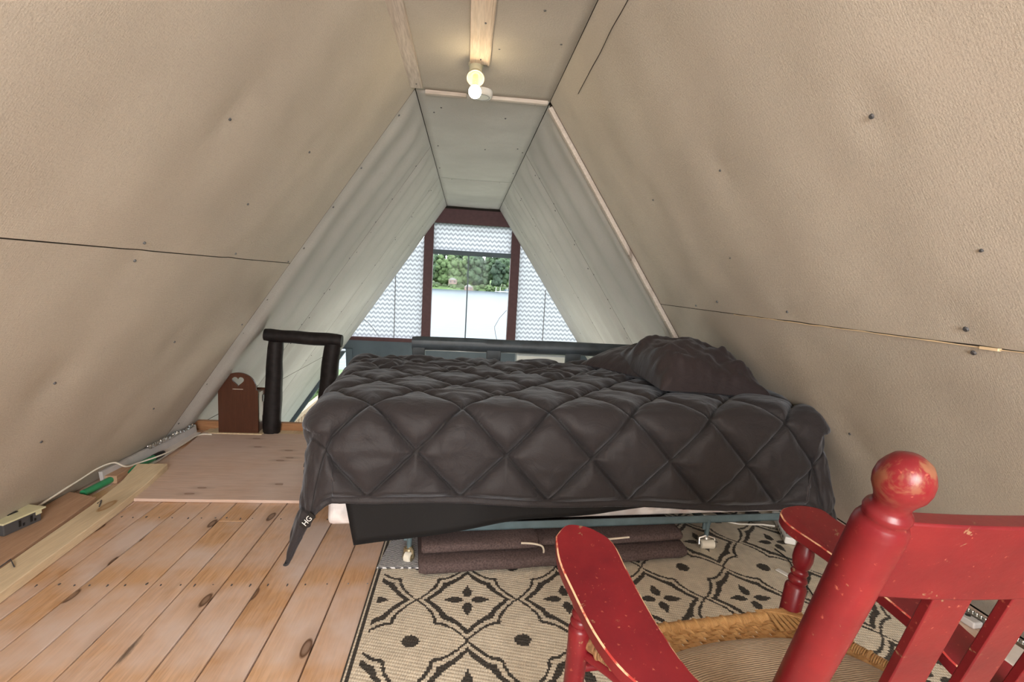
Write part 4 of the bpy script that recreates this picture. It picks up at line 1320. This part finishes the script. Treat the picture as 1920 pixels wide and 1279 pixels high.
# folded blanket under the bed
t = thing('folded_blanket', (.39, 1.95, .009), 'brown fleece blanket folded in a thick bundle under the bed', 'blanket')
def fold_mb(x0, x1, z0, z1, yd=.42, wob=.006, seed=1, y0=-.015):
    mb = MB(); P = []
    n = 50; m_ = 28
    zc = (z0 + z1) / 2; hz = (z1 - z0) / 2
    c0 = Vector((-.124, 1.672, 0)); dr_ = (Vector((.906, 1.785, 0)) - c0); dr_.normalize(); nn = Vector((-dr_.y, dr_.x, 0))
    for i in range(n):
        f = i / (n - 1)
        x = x0 + (x1 - x0) * f
        e = 1 if 0 < i < n - 1 else .80
        for k in range(m_):
            a = 2 * math.pi * k / m_
            ca, sa = math.cos(a), math.sin(a)
            yy = yd / 2 + math.copysign(abs(ca) ** .35, ca) * (yd / 2) * (1 if e == 1 else .97)
            zz = zc + math.copysign(abs(sa) ** .6, sa) * hz * e
            yy += wob * noise.noise(Vector((x * 7, k * .3, seed))); zz += (wob * .8 * noise.noise(Vector((x * 6, yy * 5, seed + 4))) if sa > 0 else 0)
            P.append(c0 + dr_ * x + nn * (yy + y0) + Vector((0, 0, zz)))
    for i in range(n - 1):
        for k in range(m_):
            mb.f.append((i * m_ + k, (i + 1) * m_ + k, (i + 1) * m_ + (k + 1) % m_, i * m_ + (k + 1) % m_)); mb.mi.append(0)
    mb.v = [tuple(p) for p in P]
    mb.f.append(tuple(range(m_))); mb.f.append(tuple(range((n - 1) * m_, n * m_))[::-1]); mb.mi += [0, 0]
    return mb
obj('bottom_fold', fold_mb(0, 1.035, .010, .070, seed=1, y0=-.035), M['blanket'], t, smooth=True, angle=60)
obj('top_fold', fold_mb(.008, .44, .070, .1165, seed=2, y0=.0), M['blanket'], t, smooth=True, angle=60)
obj('top_fold', fold_mb(.60, 1.03, .069, .115, seed=3, y0=-.002), M['blanket'], t, smooth=True, angle=60)
obj('top_fold', fold_mb(.40, .64, .066, .104, seed=5, y0=.02), M['blanket'], t, smooth=True, angle=60)
for pts_ in (((.24, 1.690, .116), (.28, 1.686, .1165), (.315, 1.69, .106), (.325, 1.693, .090), (.327, 1.70, .074)), ((.50, 1.735, .094), (.53, 1.728, .108), (.58, 1.722, .116), (.66, 1.735, .117))):
    obj('edge_binding', MB().tube(smooth_path(pts_, 6), .0035, 8), M['piping'], t, smooth=True, label='cream edge binding of the blanket')

# ---- clutter at the right end, under the bed
t = thing('power_strip', (1.475, 2.0, .008), 'white power strip on the rug beyond the right chair arm', 'power strip')
R = RZ(-22); pv = (1.47, 1.99, .03)
mb = MB(); mb.box((1.448, 1.87, .009), (1.492, 2.14, .040), rot=R, piv=pv); obj('housing', mb, M['white_plastic'], t, bevel=.006, seg=3)
mb = MB()
for k in range(5):
    y = 1.90 + .045 * k
    mb.box((1.459, y, .040), (1.462, y + .014, .0412), rot=R, piv=pv); mb.box((1.474, y, .040), (1.477, y + .012, .0412), rot=R, piv=pv)
obj('socket_slot', mb, M['dark_grey'], t)
mb = MB()
for k in range(4): mb.box((1.4468, 1.90 + .03 * k, .02), (1.4482, 1.915 + .03 * k, .030), rot=R, piv=pv)
obj('printed_label', mb, M['print_grey'], t)
t = thing('plug_adapter', (1.40, 2.10, .008), 'black and grey plug adapter beside the power strip', 'adapter')
mb = MB(); mb.box((1.365, 2.08, .009), (1.42, 2.13, .045), rot=RZ(5)); obj('body', mb, M['black'], t, bevel=.004)
mb = MB(); mb.box((1.372, 2.0765, .016), (1.410, 2.079, .038), rot=RZ(5), piv=(1.3925, 2.105, .03)); obj('face_plate', mb, M['white_metal'], t)
mb = MB(); mb.tube(smooth_path([(1.08, 2.16, .012), (1.18, 2.13, .012), (1.27, 2.06, .013), (1.33, 2.05, .012), (1.40, 2.045, .014), (1.448, 2.02, .02)]), .004, 8)
obj('white_cable', mb, M['white_cable'], smooth=True, label='white cord curling to the power strip under the bed end', cat='cord')
mb = MB(); mb.tube(smooth_path([(1.22, 2.17, .014), (1.28, 2.12, .02), (1.33, 2.14, .03), (1.30, 2.19, .02), (1.24, 2.15, .012), (1.35, 2.09, .012)]), .0045, 8)
obj('black_cable', mb, M['black'], smooth=True, label='black tangled cord behind the white cord', cat='cord')
mb = MB(); mb.tube(smooth_path([(1.33, 1.84, .012), (1.335, 1.76, .012), (1.30, 1.66, .012), (1.28, 1.55, .012), (1.22, 1.40, .012), (1.16, 1.25, .011), (1.13, 1.0, .011)]), .0026, 8)
obj('thin_cord', mb, M['black'], smooth=True, label='thin black cord crossing the rug beyond the chair back', cat='cord')
mb = MB(); mb.box((1.255, 1.60, .009), (1.275, 1.70, .013), rot=RZ(24)); obj('paper_strip', mb, M['white_plastic'], label='narrow white paper strip on the rug beyond the right front chair leg', cat='paper', bevel=.001)
t = thing('steel_bracket', (1.76, 1.42, .0), 'ribbed galvanised steel strip with a bracket lying at the foot of the right wall', 'bracket')
mb = MB(); R = RZ(6); pv = (1.78, 1.3, 0)
mb.box((1.765, .95, .001), (1.785, 1.75, .028), rot=R, piv=pv); mb.box((1.785, .95, .001), (1.812, 1.75, .010), rot=R, piv=pv)
obj('channel', mb, M['chrome'], t, bevel=.002)
mb = MB()
for k in range(60):
    y = .96 + .013 * k; p = Vector(pv) + R @ (Vector((1.778, y, .031)) - Vector(pv)); mb.ball(p, .0055, 8, 5)
obj('ribbing', mb, M['chrome'], t, smooth=True, kind='stuff')
mb = MB(); mb.box((1.725, 1.37, .001), (1.765, 1.44, .024), rot=R, piv=pv); obj('lug', mb, M['white_metal'], t, bevel=.006, seg=3)
mb = MB(); mb.cyl((1.739, 1.405, .024), (1.739, 1.405, .0255), .008, seg=14); obj('bolt_hole', mb, M['black'], t)
mb = MB(); a = [Vector(p) for p in ((1.60, .85, .001), (1.755, .85, .001), (1.745, 1.27, .001), (1.645, 1.27, .001))]
mb.prism(a, [p + Vector((0, 0, .03)) for p in a]); obj('foam_board', mb, M['clear_white'], label='off-white board on the floor between the chair back slats and the right wall', cat='board', bevel=.003)

# ---- mini split air conditioner on the dark band
t = thing('air_conditioner', (1.17, YF, -.24), 'white wall air conditioner seen through the railing behind the bed', 'air conditioner')
mb = MB(); a = [Vector(p) for p in ((.795, YF - .001, -.018), (.795, YF - .17, -.03), (.795, YF - .20, -.15), (.795, YF - .15, -.235), (.795, YF - .001, -.255))]
mb.prism(a, [p + Vector((.75, 0, 0)) for p in a]); obj('casing', mb, M['white_plastic'], t, bevel=.008)
mb = MB(); mb.box((.87, YF - .205, -.225), (1.49, YF - .15, -.165), rot=Matrix.Rotation(math.radians(20), 3, 'X')); obj('louvre', mb, M['grey'], t)
text_obj('acc', .035, M['print_grey'], t, (1.18, YF - .204, -.128), (1, 0, 0), (0, -.2, 1), name='small_logo')
text_obj('R', .055, M['print_white'], t, (1.43, YF - .203, -.08), (1, 0, 0), (0, .2, 1), name='sticker')

# ---- red rocking chair
t = thing('rocking_chair', (.56, .70, .008), 'red painted wooden rocking chair with turned posts seen from behind', 'chair')
def V3(*a): return Vector(a)
LH, LL_ = V3(.406, .400, .900), V3(.421, .51, .597)
RH, RL_ = V3(.865, .440, .893), V3(.868, .54, .597)
def post(H, Lw):
    d = (Lw - H).normalized()
    top = H - d * .027
    seat = Lw + d * .215
    foot = V3(seat.x + .0, seat.y + .035, .05)
    L1 = (seat - top).length
    prof = [(0, 0), (.0025, .010), (.007, .0165), (.013, .0200), (.021, .0232), (.030, .0240), (.038, .0226), (.046, .0185), (.052, .0162), (.057, .0158), (.061, .0175), (.0635, .0200), (.067, .0208), (.0705, .0200), (.073, .0192), (.0765, .0208), (.083, .0236), (.090, .0243), (L1, .0232)]
    mb = MB(); mb.lathe(top, seat, prof, 36)
    mb.tube([seat - d * .01, seat + V3(0, .008, -.06), foot], [.0245, .022, .017], 24)
    return mb, d, seat
mbl, dL, seatL = post(LH, LL_)
obj('rear_post', mbl, M['red_post'], t, smooth=True, angle=60)
mbr, dR, seatR = post(RH, RL_)
obj('rear_post', mbr, M['red_post'], t, smooth=True, angle=60)
# curved crest rail
def back_curve(x, z):
    """y of the back plane at x, z: leans with height and bows towards the camera."""
    f = min(1.0, max(0.0, (x - .43) / (.865 - .43)))
    y = (.405 + (.893 - z) * .355) * (1 - f) + (.440 + (.893 - z) * .338) * f
    return y - .030 * (4 * f * (1 - f)) ** .8 * .9 + .012
mb = MB(); P = []; n = 30; th = .026
zt, zb = .843, .739
for i in range(n):
    x = .428 + (.862 - .428) * i / (n - 1)
    yt, yb = back_curve(x, zt), back_curve(x, zb)
    for (y, z) in ((yt, zt), (yt + th, zt + .002), (yb + th, zb), (yb, zb)):
        P.append(V3(x + (.0 if z > .8 else .006), y, z))
for i in range(n - 1):
    for k in range(4): mb.f.append((i * 4 + k, i * 4 + (k + 1) % 4, (i + 1) * 4 + (k + 1) % 4, (i + 1) * 4 + k)); mb.mi.append(0)
mb.v = [tuple(p) for p in P]; mb.f += [(3, 2, 1, 0), tuple((n - 1) * 4 + k for k in range(4))]; mb.mi += [0, 0]
obj('crest_rail', mb, M['red'], t, smooth=True, angle=30, bevel=.003)
# lower back rail
mb = MB(); P = []
zt2, zb2 = .475, .437
for i in range(n):
    x = .445 + (.862 - .445) * i / (n - 1)
    yt, yb = back_curve(x, zt2) + .004, back_curve(x, zb2) + .004
    for (y, z) in ((yt, zt2), (yt + .02, zt2), (yb + .02, zb2), (yb, zb2)): P.append(V3(x, y, z))
for i in range(n - 1):
    for k in range(4): mb.f.append((i * 4 + k, i * 4 + (k + 1) % 4, (i + 1) * 4 + (k + 1) % 4, (i + 1) * 4 + k)); mb.mi.append(0)
mb.v = [tuple(p) for p in P]; mb.f += [(3, 2, 1, 0), tuple((n - 1) * 4 + k for k in range(4))]; mb.mi += [0, 0]
obj('lower_back_rail', mb, M['red'], t, smooth=True, angle=30, bevel=.003)
for k in range(3):
    xa = .528 + .100 * k
    mb = MB(); P = []; q = 12
    for i in range(q + 1):
        z = .742 + (.468 - .742) * i / q
        x0 = xa + (.742 - z) * .11 * (1 + .2 * k); x1 = x0 + .047 + (.742 - z) * .02
        yA, yB = back_curve(x0, z) + .004, back_curve(x1, z) + .004
        P += [V3(x0, yA, z), V3(x0, yA + .0125, z), V3(x1, yB + .0125, z), V3(x1, yB, z)]
    for i in range(q):
        for j in range(4): mb.f.append((i * 4 + j, (i + 1) * 4 + j, (i + 1) * 4 + (j + 1) % 4, i * 4 + (j + 1) % 4)); mb.mi.append(0)
    mb.v = [tuple(p) for p in P]; mb.f += [(0, 1, 2, 3), tuple(q * 4 + j for j in (3, 2, 1, 0))]; mb.mi += [0, 0]
    obj('back_slat', mb, M['red'], t, smooth=True, angle=30, bevel=.0015)

# arms: outline on a sloping plane, worn pale edge, thickness .022
def arm(outl, thick=.022):
    pts = smooth_path([V3(*p) for p in outl] + [V3(*outl[0])], 4)[:-1]
    n = len(pts); c = sum(pts, Vector()) / n
    def off(ps, d):
        out = []
        for i in range(n):
            tn = (ps[(i + 1) % n] - ps[i - 1]); tn.z = 0; tn.normalize()
            out.append(ps[i] + V3(-tn.y, tn.x, 0) * d)
        return out
    area2 = sum(pts[i].x * pts[(i + 1) % n].y - pts[(i + 1) % n].x * pts[i].y for i in range(n))
    s = 1 if area2 > 0 else -1
    inn = [p + V3(0, 0, 0) for p in off(pts, .0028 * s)]
    r1 = [p - V3(0, 0, .0018) for p in pts]
    r2 = [p - V3(0, 0, thick - .003) for p in pts]
    r3 = [p - V3(0, 0, thick) for p in off(pts, .003 * s)]
    mb = MB(); rings = [inn, r1, r2, r3]
    mb.v = [tuple(p) for r in rings for p in r]
    for k, mi in ((0, 1), (1, 0), (2, 0)):
        for i in range(n):
            a, b = k * n + i, k * n + (i + 1) % n
            f = (a, a + n, b + n, b) if s > 0 else (a, b, b + n, a + n)
            mb.f.append(f); mb.mi.append(mi)
    top = tuple(range(n)) if s > 0 else tuple(range(n - 1, -1, -1))
    bot = tuple(range(4 * n - 1, 3 * n - 1, -1)) if s > 0 else tuple(range(3 * n, 4 * n))
    mb.f += [top, bot]; mb.mi += [0, 0]
    return mb
Larm = [(.186, .86, .594), (.209, .886, .602), (.236, .888, .602), (.264, .876, .599), (.292, .844, .59), (.302, .772, .57), (.322, .668, .541), (.346, .605, .523), (.385, .572, .514), (.440, .560, .511),
        (.442, .525, .501), (.375, .522, .500), (.315, .550, .508), (.268, .590, .519), (.238, .623, .528), (.214, .674, .542), (.196, .742, .561), (.183, .805, .579)]
Rarm = [(.669, .924, .613), (.688, .939, .618), (.729, .947, .620), (.77, .936, .617), (.784, .907, .608), (.805, .858, .594), (.818, .768, .566), (.833, .707, .548), (.838, .660, .535), (.862, .600, .517), (.880, .570, .508),
        (.860, .545, .500), (.800, .570, .508), (.762, .615, .521), (.760, .666, .536), (.752, .702, .547), (.709, .82, .582), (.669, .891, .603)]
obj('armrest', arm(Larm), [M['red'], M['red_edge']], t, smooth=True, angle=25)
obj('armrest', arm(Rarm), [M['red'], M['red_edge']], t, smooth=True, angle=25)
# front legs with turned upper spindles
def front_leg(top, seat, foot):
    d = (seat - top).normalized(); L = (seat - top).length
    prof = [(0, .0115), (.012, .0120), (.030, .0150), (.052, .0190), (.066, .0195), (.080, .0165), (.087, .0125), (.0895, .0150), (.094, .0170), (.099, .0150), (.1015, .0135), (.104, .0165), (.110, .0185), (.116, .0165), (.118, .0150), (.121, .0185), (.126, .0205), (L + .03, .0195)]
    mb = MB(); mb.lathe(top, seat, prof, 28)
    mb.tube([seat + d * .01, foot.lerp(seat, .5), foot], [.0198, .0185, .015], 24)
    return mb
FLt, FLs, FLf = V3(.234, .815, .560), V3(.235, .825, .42), V3(.236, .87, .045)
FRt, FRs, FRf = V3(.726, .905, .590), V3(.698, .895, .42), V3(.700, .93, .045)
obj('leg', front_leg(FLt, FLs, FLf), M['red'], t, smooth=True, angle=60)
obj('leg', front_leg(FRt, FRs, FRf), M['red'], t, smooth=True, angle=60)
# rockers
for a, b in ((FLf, V3(seatL.x, seatL.y + .035, .05)), (FRf, V3(seatR.x, seatR.y + .035, .05))):
    d = (a - b); d.z = 0; L = d.length; d.normalize(); side = V3(-d.y, d.x, 0)
    mb = MB(); P = []; q = 24
    for i in range(q + 1):
        f = -.55 + 2.0 * i / q
        p = b + d * L * f; zz = .012 + .10 * (f - .5) ** 2 * .75
        for s2, dz in ((-.011, 0), (.011, 0), (.011, .034), (-.011, .034)): P.append(V3(p.x, p.y, zz + dz) + side * s2)
    for i in range(q):
        for j in range(4): mb.f.append((i * 4 + j, (i + 1) * 4 + j, (i + 1) * 4 + (j + 1) % 4, i * 4 + (j + 1) % 4)); mb.mi.append(0)
    mb.v = [tuple(p) for p in P]; mb.f += [(0, 1, 2, 3), tuple(q * 4 + j for j in (3, 2, 1, 0))]; mb.mi += [0, 0]
    obj('rocker', mb, M['red'], t, bevel=.004)
# stretchers
for a, b in ((V3(.236, .84, .34), V3(.699, .905, .34)), (V3(.236, .855, .22), V3(.700, .92, .22)), (V3(.236, .85, .25), V3(seatL.x, seatL.y + .02, .25)), (V3(.70, .91, .25), V3(seatR.x, seatR.y + .02, .25)), (V3(seatL.x, seatL.y + .02, .22), V3(seatR.x, seatR.y + .02, .22)), (V3(.236, .835, .385), V3(seatL.x, seatL.y + .01, .385))):
    L = (b - a).length
    obj('stretcher', MB().lathe(a, b, [(0, .008), (L * .3, .0105), (L * .5, .0115), (L * .7, .0105), (L, .008)], 14), M['red'], t, smooth=True)
# seat frame and cane
SZ = .408
FL, FR = V3(.246, .826, SZ), V3(.698, .888, SZ); RLs, RRs = V3(seatL.x + .01, seatL.y - .005, SZ), V3(seatR.x - .01, seatR.y, SZ)
for a, b in ((FL, FR), (FL, RLs), (FR, RRs), (RLs, RRs)):
    rl = obj('seat_rail', MB().cyl(a, b, .0115, seg=14), M['rattan_dark'] if (a is FL and b is RLs) else M['rattan'], t, smooth=True)
    d = (b - a).normalized(); L = (b - a).length; mb = MB()
    u = d.orthogonal().normalized(); w = d.cross(u); k = 0
    s_ = .035 if a is FL and b is RLs else .012
    while s_ < L - .02:
        c = a + d * s_
        r = .0125 + (.0012 if k % 8 == 0 else 0)
        mb.tube([c + (u * math.cos(q) + w * math.sin(q)) * r for q in np.linspace(0, 6.283, 13)[:-1]], .0017 if k % 8 else .0030, 5, closed=True)
        s_ += .0036 if k % 8 else .0062; k += 1
    obj('cane_wrap', mb, M['rattan_dark'] if (a is FL and b is RLs) else M['rattan'], rl, smooth=True, kind='stuff')
def seat_pt(a, b, z=0):
    p = FL.lerp(FR, a).lerp(RLs.lerp(RRs, a), b); return p + V3(0, 0, z)
mb = MB()
for k in range(24):
    f = (k + .5) / 24
    for (p0, p1, ph) in (((f, .0), (f, 1), 0), ((0, f), (1, f), 1)):
        hw = .0135 if (k % 2 == 0) else .010
        rows = []
        q = 24
        for i in range(q + 1):
            g = i / q
            ab = (p0[0] + (p1[0] - p0[0]) * g, p0[1] + (p1[1] - p0[1]) * g)
            zz = .0055 + .0028 * math.cos(math.pi * (i + k + ph)) * (1 if ph else -1)
            c = seat_pt(ab[0], ab[1], zz)
            sd = (V3(1, .12, 0) if ph == 0 else V3(-.1, 1, 0)).normalized() * hw * .42
            rows += [c - sd, c + sd]
        mb.grid(rows, q + 1, 2)
cs = obj('woven_cane', mb, M['rattan'], t, kind='stuff')
so = cs.modifiers.new('thick', 'SOLIDIFY'); so.thickness = .0014
# diagonal lashing at the right front corner
mb = MB()
for k in range(7):
    a = seat_pt(.83 + .025 * k, -.03, .0135); b = seat_pt(1.01, .03 + .05 * k, .0125)
    d = (b - a).normalized(); sd = V3(-d.y, d.x, 0) * .0036
    mb.grid([a - sd, a + sd, (a + b) / 2 + V3(0, 0, .004) - sd, (a + b) / 2 + V3(0, 0, .004) + sd, b - sd, b + sd], 3, 2)
    a = seat_pt(.80 + .028 * k, .17, .012); b = seat_pt(.88 + .02 * k, -.02, .015)
    d = (b - a).normalized(); sd = V3(-d.y, d.x, 0) * .0036
    mb.grid([a - sd, a + sd, b - sd, b + sd], 2, 2)
cs = obj('corner_lashing', mb, M['rattan'], t, kind='stuff')
so = cs.modifiers.new('thick', 'SOLIDIFY'); so.thickness = .0018

# seat cushion
N = 60; P = []
for i in range(N):
    u = -1 + 2 * i / (N - 1)
    for j in range(N):
        v = -1 + 2 * j / (N - 1)
        # square to rounded square
        uu = u * math.sqrt(1 - .30 * v * v); vv = v * math.sqrt(1 - .30 * u * u)
        h = .017 * max(0, 1 - abs(u) ** 5) ** .5 * max(0, 1 - abs(v) ** 5) ** .5
        P.append(seat_pt(.50 + .40 * uu, .635 + .42 * vv, .0125 + h + .0012 * noise.noise(Vector((u * 3, v * 3, 0)))))
mb = MB(); mb.grid(P, N, N); mb.f = [f[::-1] for f in mb.f]
cu = obj('seat_cushion', mb, M['corduroy'], smooth=True, angle=180, label='thin brown corduroy cushion on the rocking chair seat', cat='cushion')
so = cu.modifiers.new('thick', 'SOLIDIFY'); so.thickness = .004; so.offset = -1
